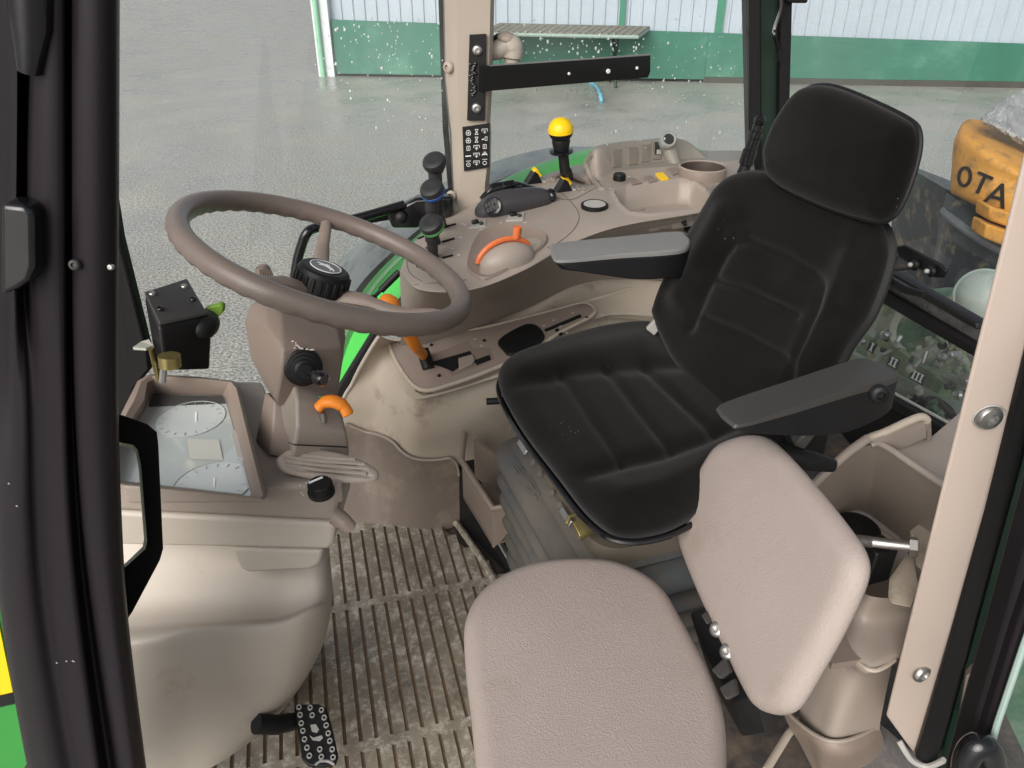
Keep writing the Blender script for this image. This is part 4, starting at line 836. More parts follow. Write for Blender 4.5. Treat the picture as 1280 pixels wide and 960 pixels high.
O('hinge_cover', G().tube([Y(38, -30, .468), Y(40, 30, .468), Y(36, 90, .468)], [.012, .011, .006], 14), BLACK_G, dr)
screw(dr, Y(93, 331, .466), V((.1, -1, .3)), .0035, GREYPL); screw(dr, Y(138, 334, .467), V((.1, -1, .3)), .002, STEEL)
scf = G()
for x_, y_, l_ in ((70, 828, 2), (82, 826, 2), (90, 826, 4), (20, 632, 2), (10, 604, 2)): scf.tube([Y(x_, y_, .4705), Y(x_+l_, y_+1, .4705)], .0006, 5)
O('scratch', scf, GREYC, dr)
go = [(118, 517), (150, 518), (184, 530), (196, 540), (198, 556), (204, 686), (200, 700), (166, 764), (158, 776), (118, 800)]
gi = [(118, 553), (150, 553), (166, 556), (172, 562), (176, 580), (184, 676), (182, 686), (160, 706), (152, 712), (118, 735)]
def lp3(p, y0): return [Y(a, b, y0) for a, b in p]
gp_ = O('grab_handle', G().loft([lp3(go, .585), lp3(go, .56), lp3(gi, .56), lp3(gi, .585), lp3(go, .585)], False, False), BLACK, dr, bevel=.003)
gi2 = [(a+(145-a)*.10, b+(632-b)*.05) for a, b in gi]
O('inner_lip', G().loft([lp3(gi, .57), lp3(gi2, .59), lp3(gi2, .60), lp3(gi, .60)], False, False), GREYC, gp_)
hd = T('hood_panel', 'green bodywork panel with a yellow stripe outside, low at the left edge', 'hood', Y(10, 960, 1.1))
O('panel', G().prism([Y(-90, 640, 1.1), Y(60, 640, 1.1), Y(120, 1010, 1.1), Y(-90, 1010, 1.1)], (0, .03, 0)), mat('hood_green', (44, 138, 52), .35, .06, bump=.02, coat=.3), hd)
O('yellow_stripe', G().prism([Y(-60, 700, 1.096), Y(-10, 740, 1.096), Y(16, 866, 1.096), Y(-60, 884, 1.096)], (0, .003, 0)), YELLOW, hd)
O('black_stripe', G().prism([Y(-60, 884, 1.094), Y(16, 866, 1.094), Y(18, 880, 1.094), Y(-60, 898, 1.094)], (0, .003, 0)), BLACK, hd)

# brake pedal
bp_ = T('brake_pedal', 'black foot pedal with worn ring studs below the pedestal', 'pedal', H(395, 955, .03))
PP = Pl(H(395, 920, .10), (.12, -.35, .93))
po = [(368, 886), (374, 881), (398, 880), (408, 886), (414, 905), (423, 945), (420, 955), (405, 959), (385, 957), (377, 948)]
O('pedal_plate', G().loft([[PP.at(x, y, -.008) for x, y in po], [PP.at(x, y, .002) for x, y in po]]), BLACK, bp_, bevel=.002)
for x_, y_ in ((374, 885), (388, 885.5), (402, 888.5), (375.5, 894.5), (390.5, 895), (405.5, 898), (377, 905), (408, 907.5), (379, 914.5), (410.5, 917.5), (381, 925), (412.5, 927), (384, 935.5), (400, 937.5), (415.5, 937.5), (387, 945.5), (402, 947), (416.5, 947.5)):
    O('ring_stud', G().lathe([(.0021, .001), (.0023, .0045), (.0036, .0045), (.004, .001)], frame(PP.at(x_, y_, .0015), PP.n), 16, False, False), GREYC, bp_)
O('foot_symbol', G().prism([PP.at(*q, .0022) for q in ((388, 907), (395, 906), (399, 913), (396, 917), (390, 915))], PP.n*.0015).prism([PP.at(*q, .0022) for q in ((387, 920), (392, 923), (402, 920), (404, 923), (400, 927), (391, 926))], PP.n*.0015), GREYC, bp_)
O('toe_edge', G().tube(spline([PP.at(394, 957, .002), PP.at(400, 952.5, .003), PP.at(410, 952, .003), PP.at(418, 956, .002)], 4), .0022, 8), STEEL, bp_)
O('pedal_arm', G().tube([H(320, 905, .14), H(345, 906, .12), H(376, 900, .09)], [.014, .014, .012], 12), BLACK, bp_)

# ================================================================== DRIVER SEAT
ds = T('driver_seat', 'black cloth driver seat with headrest, two armrests and dusty suspension bellows', 'seat', V((.25, .98, FLOOR)))
CPL = Pl(H(700, 540, .475), (0.0, 0.02, 1))
co = [(623, 478), (626, 463), (645, 450), (690, 434), (745, 418), (790, 412), (830, 414), (880, 425), (960, 470), (1010, 520), (1000, 556), (965, 582), (905, 620), (862, 646), (835, 658), (800, 665), (772, 663), (752, 654), (725, 630), (690, 585), (655, 540), (632, 503)]
c3 = spline([CPL.at(x, y) for x, y in co], 6, True)
gv = [([(640, 480), (655, 477), (690, 473), (702, 466), (756, 460), (803, 457), (850, 455)], 9, .006),
      ([(700, 468), (712, 480), (745, 530), (778, 576)], 6, .006), ([(757, 461), (770, 474), (805, 520), (838, 560)], 6, .006), ([(805, 458), (822, 474), (860, 510), (892, 540)], 6, .006),
      ([(705, 592), (726, 594), (780, 578), (830, 568), (885, 548), (950, 520)], 9, .008)]
def cb_(x, y):
    z = 0
    z += .012*math.exp(-(d_line(x, y, [(760, 630), (830, 612), (900, 580), (960, 548)])/26)**2)
    z += .010*math.exp(-(d_line(x, y, [(660, 460), (720, 442), (800, 428)])/18)**2)
    return z
O('cushion', pillow(c3, CPL.n, .028, .035, .035, .006, gv, N=200, rings=30, bulge=cb_, backin=.03), FABRIC, ds, angle=80)
O('piping', G().tube([q-CPL.n*.016 for q in resample(c3, 160)], .004, 8, True), BLACK_G, ds)
O('seat_pan', G().loft([[q.lerp(sum(c3, V())/len(c3), .2)-CPL.n*.048 for q in resample(c3, 80)], [q.lerp(sum(c3, V())/len(c3), .03)-CPL.n*.022 for q in resample(c3, 80)]]), BLACK, ds)
rr_ = math.radians(17); SL = V((.367, -.93, 0)).normalized(); SU = V((.93*math.sin(rr_), .367*math.sin(rr_), math.cos(rr_)))
SN = SL.cross(SU); SN = SN if SN.x < 0 else -SN
BPL = Pl(H(905, 490, .50), SN)
bo_ = [(823, 400), (824, 380), (838, 345), (862, 300), (888, 256), (904, 231), (925, 217), (955, 214), (1000, 232), (1060, 258), (1097, 276), (1108, 300), (1105, 334), (1084, 392), (1058, 430), (1042, 460), (1022, 500), (1000, 540), (962, 556), (925, 540), (885, 500), (845, 450)]
b3 = spline([BPL.at(x, y) for x, y in bo_], 6, True)
gv = [([(862, 410), (880, 366), (905, 318), (917, 303), (935, 300), (980, 320), (1018, 343), (1030, 358), (1024, 390), (1008, 430), (990, 470), (978, 500)], 6, .007),
      ([(898, 352), (930, 362), (970, 380), (996, 394)], 5, .006), ([(880, 398), (915, 412), (950, 430), (986, 449)], 5, .006)]
def bb_(x, y):
    return .014*math.exp(-(d_line(x, y, [(1070, 330), (1046, 390), (1010, 450)])/24)**2)+.012*math.exp(-(d_line(x, y, [(850, 370), (880, 310), (905, 265)])/16)**2)
O('backrest', pillow(b3, SN, .026, .018, .03, .004, gv, N=200, rings=30, bulge=bb_, backin=.012), FABRIC, ds, angle=80)
shell = [q-SN*.010+(q-sum(b3, V())/len(b3))*.022 for q in resample(b3, 100)]
O('back_shell', G().loft([[q-SN*.035+(sum(b3, V())/len(b3)-q)*.3 for q in shell], [q-SN*.012+(sum(b3, V())/len(b3)-q)*.03 for q in shell], shell, [q.lerp(sum(b3, V())/len(b3), .05)+SN*.008 for q in shell]]), RUBBER, ds, angle=60)
HPL = Pl(BPL.p+SN*.012, SN+V((0, 0, -.05)))
ho = [(960, 205), (960, 188), (970, 160), (985, 134), (1002, 114), (1022, 107), (1050, 111), (1100, 132), (1137, 152), (1146, 168), (1145, 192), (1136, 225), (1122, 258), (1108, 273), (1090, 276), (1040, 262), (985, 238), (964, 222)]
h3 = spline([HPL.at(x, y) for x, y in ho], 6, True)
hr = O('headrest', pillow(h3, HPL.n, .022, .026, .026, .008, (), N=160, rings=16, backin=.02), FABRIC, ds, angle=80)
O('headrest_seam', G().tube([q-HPL.n*.004+(q-sum(h3, V())/len(h3))*.006 for q in resample(h3, 120)], .0035, 8, True), BLACK, hr)
# far armrest
AP = Pl(CAM+V((0, 0, -.42)), (0, 0, 1))
def armrest(top, bot, lab, cap=None, mt=ARMTOP, dz=.035):
    a3 = [AP.at(x, y) for x, y in top]
    b3_ = spline([Y(x, y, q.y) for (x, y), q in zip(bot, a3)], 4, True); a3 = spline(a3, 4, True); c = sum(a3, V())/len(a3)
    ar = O('armrest', G().loft([b3_, [q.lerp(r, .3) for q, r in zip(a3, b3_)], [q.lerp(r, .12) for q, r in zip(a3, b3_)]]), BLACK, ds, bevel=.008, label=lab, seg=3)
    O('arm_pad', G().loft([[q.lerp(r, .12) for q, r in zip(a3, b3_)], a3, [q.lerp(c, .025)+V((0, 0, .003)) for q in a3]]), mt, ar, bevel=.006, seg=3)
    return ar
armrest([(688, 313), (694, 306), (770, 298), (846, 291), (858, 296), (863, 304), (848, 314), (770, 320), (702, 328), (690, 322)],
        [(700, 334), (704, 328), (780, 325), (850, 330), (862, 335), (862, 345), (842, 348), (790, 349), (712, 338), (701, 336)], 'far armrest with a pale worn top')
armrest([(897, 516), (904, 506), (980, 480), (1070, 451), (1092, 453), (1117, 465), (1119, 474), (1060, 490), (985, 515), (926, 534), (912, 531)],
        [(905, 528), (912, 520), (985, 520), (1075, 500), (1095, 500), (1112, 500), (1110, 516), (1060, 540), (1000, 545), (930, 540), (918, 537)], 'near armrest in dark grey plastic', mt=GREYPL)
arp = Y(1099, 492, .66); screw(ds, arp, V((-.1, -1, .1)), .010, BLACK, 'pivot_cap')
O('recline_housing', G().prism([Y(985, 560, .78), Y(1010, 520, .78), Y(1040, 535, .78), Y(1030, 580, .78), Y(1000, 590, .78)], (0, .05, 0)), BLACK, ds, bevel=.006)
O('belt_buckle', G().prism([Y(992, 558, .74), Y(1010, 537, .74), Y(1024, 540, .74), Y(1006, 564, .74)], (0, .02, 0)), GREYPL, ds, bevel=.003)
O('recline_lever', G().tube([Y(975, 566, .74), Y(1010, 575, .74), Y(1042, 582, .74)], [.012, .013, .008], 10), BLACK, ds)
O('side_hinge', G().prism([Y(808, 412, 1.19), Y(826, 392, 1.19), Y(832, 404, 1.19), Y(818, 420, 1.19)], (0, .01, 0)), GREYC, ds, bevel=.002)
O('slide_lever', G().tube([H(608, 502, .40), H(625, 501, .40), H(650, 499, .40)], .006, 12), BLACK, ds)
# bellows
BC = V((.235, .985, 0))
SF = V((-.945, -.327, 0)).normalized(); SLt = V((.327, -.945, 0)).normalized()
def rrect(cx, hw, hl, r, z, k=8):
    out = []
    for sx, sy, a0 in ((1, 1, 0), (-1, 1, 90), (-1, -1, 180), (1, -1, 270)):
        for i in range(k+1):
            a = math.radians(a0+90*i/k); u = sx*(hw-r)+r*math.cos(a); v = sy*(hl-r)+r*math.sin(a)
            out.append(V((cx.x, cx.y, z))+SF*u+SLt*v)
    return out
rings = []; zf = [.10, .145, .19, .232, .272, .312, .367]
for i, (z0, z1) in enumerate(zip(zf[:-1], zf[1:])):
    base = .205+.003*i
    for s in (0, .03, .08, .18, .34, .5, .68, .82, .91, .955):
        w_ = base-.042+.046*math.sin(math.pi*min(1, max(0, .015+s*1.04)))**.40
        rings.append(rrect(BC+SF*-.0, w_, w_-.02, .05, FLOOR+z0+(z1-z0)*s))
rings.append(rrect(BC, .20, .18, .05, FLOOR+.372)); rings.append(rrect(BC, .175, .155, .05, FLOOR+.385))
g = G().loft(rings); O('suspension_bellows', g, BELLOWS, ds, angle=80); FB = BVHTree.FromPolygons(g.v, g.f)
O('lip_plate', G().loft([rrect(BC, .185, .172, .04, FLOOR+.372), rrect(BC, .187, .173, .04, FLOOR+.39), rrect(BC, .185, .17, .04, FLOOR+.402)]), BELLOWS_L, ds, angle=40)
def fside(u, z, off): return BC+SF*(.192+off)+SLt*u+V((0, 0, FLOOR+z))
for u in (-.10, .08): O('lip_clip', G().box(frame(fside(u, .398, .004), SF+V((0, 0, .6)), SLt), .035, .010, .004), STEEL, ds, bevel=.001)
for u in (-.155, -.06, -.03, .02, .05, .12): O('lip_lug', G().lathe([(.005, 0), (.0045, .002), (.0004, .002)], frame(fside(u, .394, .001), SF+V((0, 0, 1)), SLt), 16), BELLOWS, ds)
O('latch_bracket', G().prism([H(716, 652, .44), H(735, 645, .44), H(745, 660, .43), H(725, 670, .43)], (0, 0, -.008)).tube([H(708, 655, .435), H(712, 646, .44), H(722, 642, .44), H(728, 650, .435)], .003, 8), ZINC, ds, bevel=.001)
g = G()                                 # raised lettering strokes on the top fold
def em(x0, y0, x1, y1): g.tube([onp(x0, y0, .001, FB), onp(x1, y1, .001, FB)], .0009, 6)
for s in (((641, 583), (648, 592)), ((646, 583), (654, 594)), ((651, 591), (657, 590)), ((656, 597), (648, 602)), ((650, 605), (662, 613)), ((662, 602), (668, 610)), ((655, 610), (661, 607)), ((661, 618), (672, 622)), ((668, 612), (675, 618)), ((672, 625), (668, 616)), ((652, 585), (664, 596)), ((664, 596), (676, 618))): em(*s[0], *s[1])
O('embossed_letters', g, BELLOWS, ds)

# seat platform, rail and document box in front of the seat
spf = T('seat_platform', 'black steel seat platform edge with a slide rail beside the floor mat', 'platform', H(610, 690, 0))
O('front_plate', G().prism([H(574, 578, .15), H(574, 652, .006), H(640, 724, .006), H(652, 738, .006), H(655, 712, .10)], (.03, .012, 0)), BLACK, spf)
O('platform_top', G().prism([H(580, 610, .10), H(655, 715, .095), H(760, 800, .09), H(900, 700, .09), H(800, 580, .09)], (0, 0, -.05)), RUBBER, spf)
O('slide_rail', G().tube([H(617, 664, .115), H(650, 722, .105), H(668, 760, .10)], .005, 8, flat=.5), STEEL, spf)
for x_, y_, r_ in ((634, 662, .010), (644, 682, .008), (652, 698, .007)): screw(spf, H(x_, y_, .115), V((-.4, -.5, .7)), r_, ZINC if r_ > .009 else STEEL, 'bolt')
O('slide_spring', G().tube([H(630, 668, .115)+V((.004*math.cos(i*.9)+i*.0009, -.0014*i, .004*math.sin(i*.9))) for i in range(40)], .0012, 6), STEEL, spf)
db = T('document_box', 'small open brown plastic tray between the console wall and the seat bellows', 'tray', H(600, 630, .1))
t0, t1 = H(577, 576, .24), H(616, 636, .24)
lw = V((.03, .03, 0)); dz = V((0, 0, -.09))
O('front_wall', G().loft([[t0, t1, t1+dz, t0+dz], [t0+V((.006, .006, 0)), t1+V((.006, .006, 0)), t1+dz+V((.006, .006, 0)), t0+dz+V((.006, .006, 0))]]), TAUPE_D, db, bevel=.002)
O('tray_lip', G().tube([t0+V((0, .09, 0)), t0+V((0, .03, .002)), t0, t0.lerp(t1, .5), t1, t1+V((.05, .02, -.005))], .006, 10), TAUPE_D, db)
O('end_wall', G().loft([[t1, t1+V((.07, .03, -.005)), t1+V((.07, .03, -.03)), t1+dz], [t1+V((-.003, .006, 0)), t1+V((.067, .036, -.005)), t1+V((.067, .036, -.03)), t1+dz+V((-.003, .006, 0))]]), TAUPE_D, db)
O('tray_floor', G().prism([t0+dz*.9, t1+dz*.9, t1+dz*.9+V((.1, .05, 0)), t0+dz*.9+V((.1, .1, 0))], (0, 0, -.004)), KICK, db)
O('back_wall', G().prism([t0+V((.02, .07, .0)), t1+V((.09, .05, 0)), t1+V((.09, .05, -.09)), t0+V((.02, .07, -.09))], (.005, .005, 0)), KICK, db)

# ================================================================== PASSENGER SEAT
ps = T('passenger_seat', 'small fold down passenger seat in taupe vinyl nearest the camera', 'seat', V((.12, .6, FLOOR)))
PC = Pl(H(740, 830, .405), (0, 0, 1))
po = [(580, 800), (583, 775), (597, 748), (625, 725), (665, 709), (715, 703), (765, 706), (805, 722), (832, 745), (850, 775), (872, 815), (892, 855), (904, 895), (908, 940), (905, 1000), (890, 1060), (850, 1100), (740, 1110), (650, 1095), (610, 1050), (597, 980), (589, 900), (583, 850)]
p3 = spline([PC.at(x, y) for x, y in po], 6, True)
cs = O('cushion', pillow(p3, PC.n, .018, .03, .022, .006, (), N=180, rings=18, backin=.02), LEATHER, ps, angle=80)
PB = Pl(V((.235, .65, FLOOR+.42)), (-.93, -.12, .33))
po = [(849, 668), (850, 650), (868, 605), (892, 562), (910, 549), (935, 543), (958, 548), (985, 572), (1028, 622), (1062, 666), (1076, 690), (1079, 714), (1070, 745), (1046, 795), (1018, 845), (997, 880), (984, 891), (965, 893), (945, 885), (930, 862), (905, 810), (875, 745), (855, 695)]
q3 = spline([PB.at(x, y) for x, y in po], 6, True)
O('backrest', pillow([q-PB.n*.006 for q in q3], PB.n, .018, .012, .022, .002, (), N=180, rings=18, backin=.012), LEATHER, ps, angle=80)
hg = O('hinge_bracket', G().prism([H(862, 765, .40), H(884, 757, .41), H(945, 872, .41), H(915, 878, .38), H(880, 815, .38)], (.02, 0, -.06)), BLACK, ps, bevel=.003)
for x_, y_ in ((897, 787), (910, 815)): screw(hg, H(x_, y_, .425), V((-.6, -.4, .6)), .009, STEEL, 'bolt')
for q in (((893, 838), (910, 822), (918, 840), (905, 850)), ((903, 860), (922, 848), (926, 868), (912, 876)), ((880, 770), (890, 762), (897, 775), (888, 782))): O('hinge_plate', G().prism([H(x, y, .418) for x, y in q], (-.006, -.004, .006)), GREYPL, hg, bevel=.002)
O('seat_post', G().tube([V((.1, .6, FLOOR)), V((.1, .6, FLOOR+.36))], .03, 16), BLACK, ps)

# ================================================================== REAR LEFT STORAGE
so_ = T('storage_console', 'taupe storage bin console between the passenger backrest and the beige door post', 'storage bin', B(1060, 900, .95))
def W(x, y, b): return B(x, y, b)
rim = [W(1010, 612, .60), W(1055, 572, .57), W(1088, 556, .56), W(1105, 557, .555), W(1140, 580, .555), W(1185, 610, .555), W(1240, 645, .555)]
flo = [W(1020, 668, .76), W(1062, 640, .76), W(1080, 640, .76), W(1094, 648, .76), W(1120, 668, .76), W(1160, 700, .76), W(1230, 730, .76)]
rs, fs_ = spline(rim, 6), spline(flo, 6)
g = G().grid([rs, [a.lerp(b, .3) for a, b in zip(rs, fs_)], [a.lerp(b, .7) for a, b in zip(rs, fs_)], fs_]); O('bin_wall', g, TAUPE, so_, angle=60)
O('bin_floor', G().prism([W(980, 690, .775), W(1020, 640, .775), W(1062, 620, .775), W(1080, 620, .775), W(1230, 690, .775), W(1230, 800, .775), W(1040, 830, .775)], (0, 0, -.01)), TAUPE_D, so_)
O('bin_rim', G().tube(spline([W(985, 634, .61), W(1010, 612, .60), W(1055, 570, .565), W(1085, 548, .55)], 5), .006, 10), TAUPE, so_); O('bin_rim', G().tube(rs[12:], .0045, 10), TAUPE, so_)
# upper wall strip and flat deck
O('side_lip', G().prism([W(1086, 551, .55), W(1104, 545, .54), W(1148, 525, .525), W(1158, 528, .525), W(1159, 548, .55), W(1128, 562, .565), W(1108, 560, .56)], (.0, .006, -.002)), TAUPE, so_, bevel=.002)
O('lip_edge', G().tube(spline([W(1055, 569, .565), W(1086, 548, .55), W(1105, 541, .54), W(1148, 522, .52), W(1159, 526, .525)], 5), .0055, 10), BEIGE_W, so_); O('lip_end', G().tube([W(1159, 527, .525), W(1160, 549, .56)], .0045, 10), TAUPE, so_)
O('deck', G().prism([W(1108, 558, .565), W(1165, 545, .56), W(1200, 515, .55), W(1270, 540, .55), W(1250, 640, .565), W(1185, 607, .565)], (0, 0, -.006)), TAUPE, so_, bevel=.001)
O('bin_ledge', G().prism([W(1050, 665, .745), W(1062, 645, .74), W(1078, 643, .74), W(1120, 672, .745), W(1110, 700, .75)], (0, 0, -.03)), TAUPE, so_, bevel=.004)
for q in (((1142, 668), (1165, 650), (1190, 640), (1180, 720), (1150, 712)), ((1136, 700), (1143, 698), (1150, 735), (1140, 760), (1115, 755), (1117, 728))):
    O('divider', G().prism([W(x, y, .68) for x, y in q], (.0, .012, -.004)), BEIGE_W, so_, bevel=.002)
# lower trim: cover and foot
cv = [[W(1060, 720, .78), W(1085, 744, .72), W(1135, 748, .72), W(1200, 748, .72)],
      [W(1030, 760, .82), W(1070, 772, .76), W(1120, 775, .76), W(1190, 775, .76)],
      [W(1020, 790, .84), W(1050, 810, .79), W(1085, 838, .78), W(1118, 826, .78)],
      [W(1008, 815, .90), W(1040, 830, .86), W(1075, 846, .85), W(1114, 836, .86)],
      [W(1000, 880, .98), W(1022, 900, .96), W(1048, 916, .95), W(1100, 905, .96)],
      [W(998, 905, 1.02), W(1018, 925, 1.0), W(1050, 932, .99), W(1102, 918, 1.0)]]
O('lower_cover', G().grid(upgrid(cv, 8, 8)), TAUPE, so_, angle=60)
O('cover_edge', G().tube(spline([W(1062, 812, .787), W(1078, 832, .779), W(1092, 838, .777), W(1105, 834, .777), W(1118, 825, .779)], 5), .003, 8), BEIGE_W, so_)
ft = [[W(975, 880, 1.0), W(1000, 905, .98), W(1030, 924, .965), W(1055, 926, .96), W(1080, 917, .965), W(1098, 906, .97)],
      [W(985, 905, 1.03), W(1008, 922, 1.0), W(1030, 940, .985), W(1058, 944, .98), W(1085, 934, .985), W(1103, 920, .99)],
      [W(1000, 930, 1.07), W(1015, 945, 1.06), W(1030, 960, 1.05), W(1058, 966, 1.05), W(1090, 960, 1.05), W(1110, 946, 1.05)],
      [W(1015, 960, 1.1), W(1025, 975, 1.1), W(1040, 985, 1.1), W(1062, 990, 1.1), W(1100, 985, 1.1), W(1118, 965, 1.1)]]
O('trim_foot', G().grid(upgrid(ft, 8, 8)), TAUPE_D, so_, angle=60)
O('trim_foot_edge', G().tube(spline(ft[0], 5), .003, 8), TAUPE, so_)
O('hand_hole', G().lathe([(.022, 0), (.0005, .001)], frame(Pl(W(1120, 805, .775), (0, -.3, 1)).at(1130, 790, .004), (0, -.3, 1)), 24), DARKHOLE, so_)
tpn = T('steel_pin', 'steel bolt with a hex head lying across the storage bin on a black socket', 'bolt', W(1090, 690, .72))
a, b = W(1058, 674, .66), W(1136, 683, .65)
O('shank', G().tube([a, b], .0068, 16), STEEL, tpn); O('hex_head', G().lathe([(.0125, 0), (.0125, .009), (.0105, .010)], frame(b, b-a), 6), STEEL, tpn)
O('thread', G().lathe([(r_, z_) for k in range(14) for r_, z_ in ((.0069, k*.0022), (.0077, k*.0022+.0011))], frame(a, b-a), 16), STEEL, tpn)
bs = T('socket_block', 'black plastic socket and clip under the steel bolt in the bin', 'socket', W(1090, 715, .76))
O('block', G().box(frame(W(1094, 700, .70), (0, 0, 1), V((.9, .3, 0))), .035, .03, .055), BLACK, bs, bevel=.003)
O('round_cover', G().lathe([(.034, 0), (.033, .012), (.028, .015), (.0005, .016)], frame(W(1068, 668, .74), (0, -.1, 1)), 32), BLACK, bs)
# rear lower dark panel and left floor
rw = T('rear_bulkhead', 'dark lower rear wall of the cab behind the driver seat', 'wall', V((.86, 1.3, FLOOR)))
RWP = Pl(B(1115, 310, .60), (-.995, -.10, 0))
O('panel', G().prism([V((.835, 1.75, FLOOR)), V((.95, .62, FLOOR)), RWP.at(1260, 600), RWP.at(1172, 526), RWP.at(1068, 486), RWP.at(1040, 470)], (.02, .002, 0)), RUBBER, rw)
lone('floor_strip', G().tube([B(1012, 888, 1.07), B(985, 918, 1.07), B(958, 962, 1.07)], .006, 8, flat=.5), BEIGE_W, 'thin beige edging strip on the dark floor right of the passenger cushion', 'edging', B(985, 918, 1.08))

# ================================================================== REAR WINDOW
rwn = T('rear_window', 'rear cab window with black frame bars and a greasy view of the hitch', 'window', RWP.at(1150, 420))
def rq(*q): return [RWP.at(x, y) for x, y in q]
O('frame_bar', G().prism(rq((1040, 288), (1240, 403), (1240, 412), (1040, 300)), (-.03, 0, 0)), BLACK, rwn, bevel=.003)
O('frame_face', G().prism(rq((1040, 300), (1240, 412), (1240, 432), (1040, 318)), (-.012, 0, 0)), mat('worn_frame', (118, 118, 116), .3, .2, 20, metal=.4, dirt=(70, 64, 56), ds=12, dt=.52), rwn)
O('gasket', G().prism(rq((1040, 318), (1240, 432), (1240, 450), (1040, 336)), (-.028, 0, 0)), RUBBER, rwn, bevel=.008, seg=3)
O('sill', G().prism(rq((1040, 456), (1068, 470), (1115, 492), (1190, 534), (1190, 550), (1115, 506), (1040, 468)), (-.02, 0, 0)), RUBBER, rwn, bevel=.003)
O('sill_edge', G().tube(rq((1040, 458), (1068, 470), (1115, 490), (1190, 531)), .0035, 8), GREYC, rwn)
O('upper_glass', G().add(rq((985, -120), (1420, -120), (1420, 470), (985, 250)), [(0, 1, 2, 3)]), GLASS, rwn); O('lower_glass', G().add([q+V((.012, 0, 0)) for q in rq((985, 280), (1420, 520), (1420, 680), (985, 430))], [(0, 1, 2, 3)]), GLASS_R, rwn)
hn = T('window_catch', 'black rear window catch with a two bolt plate behind the seat shoulder', 'catch', RWP.at(1140, 350))
HP = Pl(RWP.p-V((.045, 0, 0)), RWP.n)
O('catch_plate', G().prism([HP.at(*q) for q in ((1122, 308), (1136, 306), (1180, 330), (1187, 338), (1182, 347), (1172, 347), (1128, 322))], (-.008, 0, 0)), BLACK, hn, bevel=.003)
for x_, y_ in ((1151, 331), (1172, 339)): screw(hn, HP.at(x_, y_, .012), RWP.n, .011, BLACK, 'bolt'); O('bolt_tip', G().ell(frame(HP.at(x_-1, y_-.5, .02), RWP.n), .005, .005, .006, 12, 6), GREYC, hn)
O('catch_arm', G().tube(spline([HP.at(1108, 303, .02), HP.at(1122, 312, .03), HP.at(1131, 322, .03), HP.at(1126, 338, .03), HP.at(1122, 354, .02)], 5), [.010]*5+[.013]*5+[.013]*5+[.011]*5+[.009], 12), BLACK, hn)
O('catch_foot', G().tube([HP.at(1120, 352, .012), HP.at(1140, 362, .012), HP.at(1160, 368, .008)], [.011, .009, .006], 10), BLACK, hn)
O('pivot', G().tube([HP.at(1133, 334, .028), HP.at(1150, 332, .012)], .007, 12), GREYPL, hn)
# hitch machinery behind the lower pane
hi_ = T('rear_hitch', 'greasy green and grey hitch machinery seen through the lower rear glass', 'hitch', RWP.at(1150, 470, -.6))
def Rp(x, y, d): return Pl(RWP.p-RWP.n*d, RWP.n).at(x, y)
rnd = random.Random(11)
O('casing', G().ell(frame(Rp(1165, 412, .42), (-.6, -.3, .7)), .16, .12, .10, 32, 14), HITCH, hi_)
O('casing_ring', G().lathe([(.085, -.02), (.085, .02), (.07, .03), (.055, .02)], frame(Rp(1150, 414, .30), (-.75, -.45, .35)), 32, False, False), HITCH_G, hi_)
O('deck_plate', G().prism([Rp(1070, 415, .16), Rp(1110, 428, .16), Rp(1180, 478, .16), Rp(1172, 492, .16), Rp(1070, 440, .16)], (.05, 0, -.02)), mat('deck_green', (140, 150, 110), .5, .2, 12, dirt=(70, 110, 70), ds=10, dt=.5), hi_)
O('lower_block', G().prism([Rp(1060, 440, .22), Rp(1130, 478, .22), Rp(1200, 540, .22), Rp(1200, 640, .22), Rp(1060, 560, .22)], (.2, 0, 0)), mat('dull_green', (112, 124, 108), .5, .3, 10, dirt=(120, 124, 104), ds=12, dt=.55), hi_)
O('link_plate', G().prism([Rp(1195, 435, .25), Rp(1250, 460, .25), Rp(1255, 500, .25), Rp(1185, 480, .25)], (.04, .02, 0)), HITCH_G, hi_, bevel=.004)
O('back_plate', G().prism([Rp(1010, 300, .75), Rp(1330, 440, .75), Rp(1330, 760, .75), Rp(1010, 560, .75)], (.05, 0, 0)), mat('back_plate_grey', (98, 106, 96), .6, .4, 6, dirt=(130, 128, 108), ds=8, dt=.52), hi_)  # mottled grey with lighter dirt behind the hitch parts
for a, b, r_, m1 in (((1180, 474), (1236, 474), .013, HITCH_G), ((1185, 492), (1240, 486), .009, STEEL), ((1085, 395), (1110, 360), .012, HITCH_G), ((1100, 410), (1118, 378), .016, HITCH_G), ((1190, 425), (1215, 470), .010, HITCH), ((1150, 470), (1158, 440), .007, STEEL), ((1165, 455), (1190, 432), .006, STEEL), ((1125, 500), (1170, 520), .010, HITCH)):
    O('rod', G().tube([Rp(*a, .20), Rp((a[0]+b[0])/2, (a[1]+b[1])/2-2, .19), Rp(*b, .20)], r_, 12), m1, hi_)
O('hose', G().tube(spline([Rp(1140, 520, .15), Rp(1160, 500, .14), Rp(1185, 512, .14), Rp(1200, 540, .15)], 6), .010, 10), RUBBER, hi_); O('hose', G().tube(spline([Rp(1090, 385, .2), Rp(1120, 372, .19), Rp(1135, 390, .19), Rp(1150, 380, .2)], 6), .011, 10), HITCH_G, hi_)
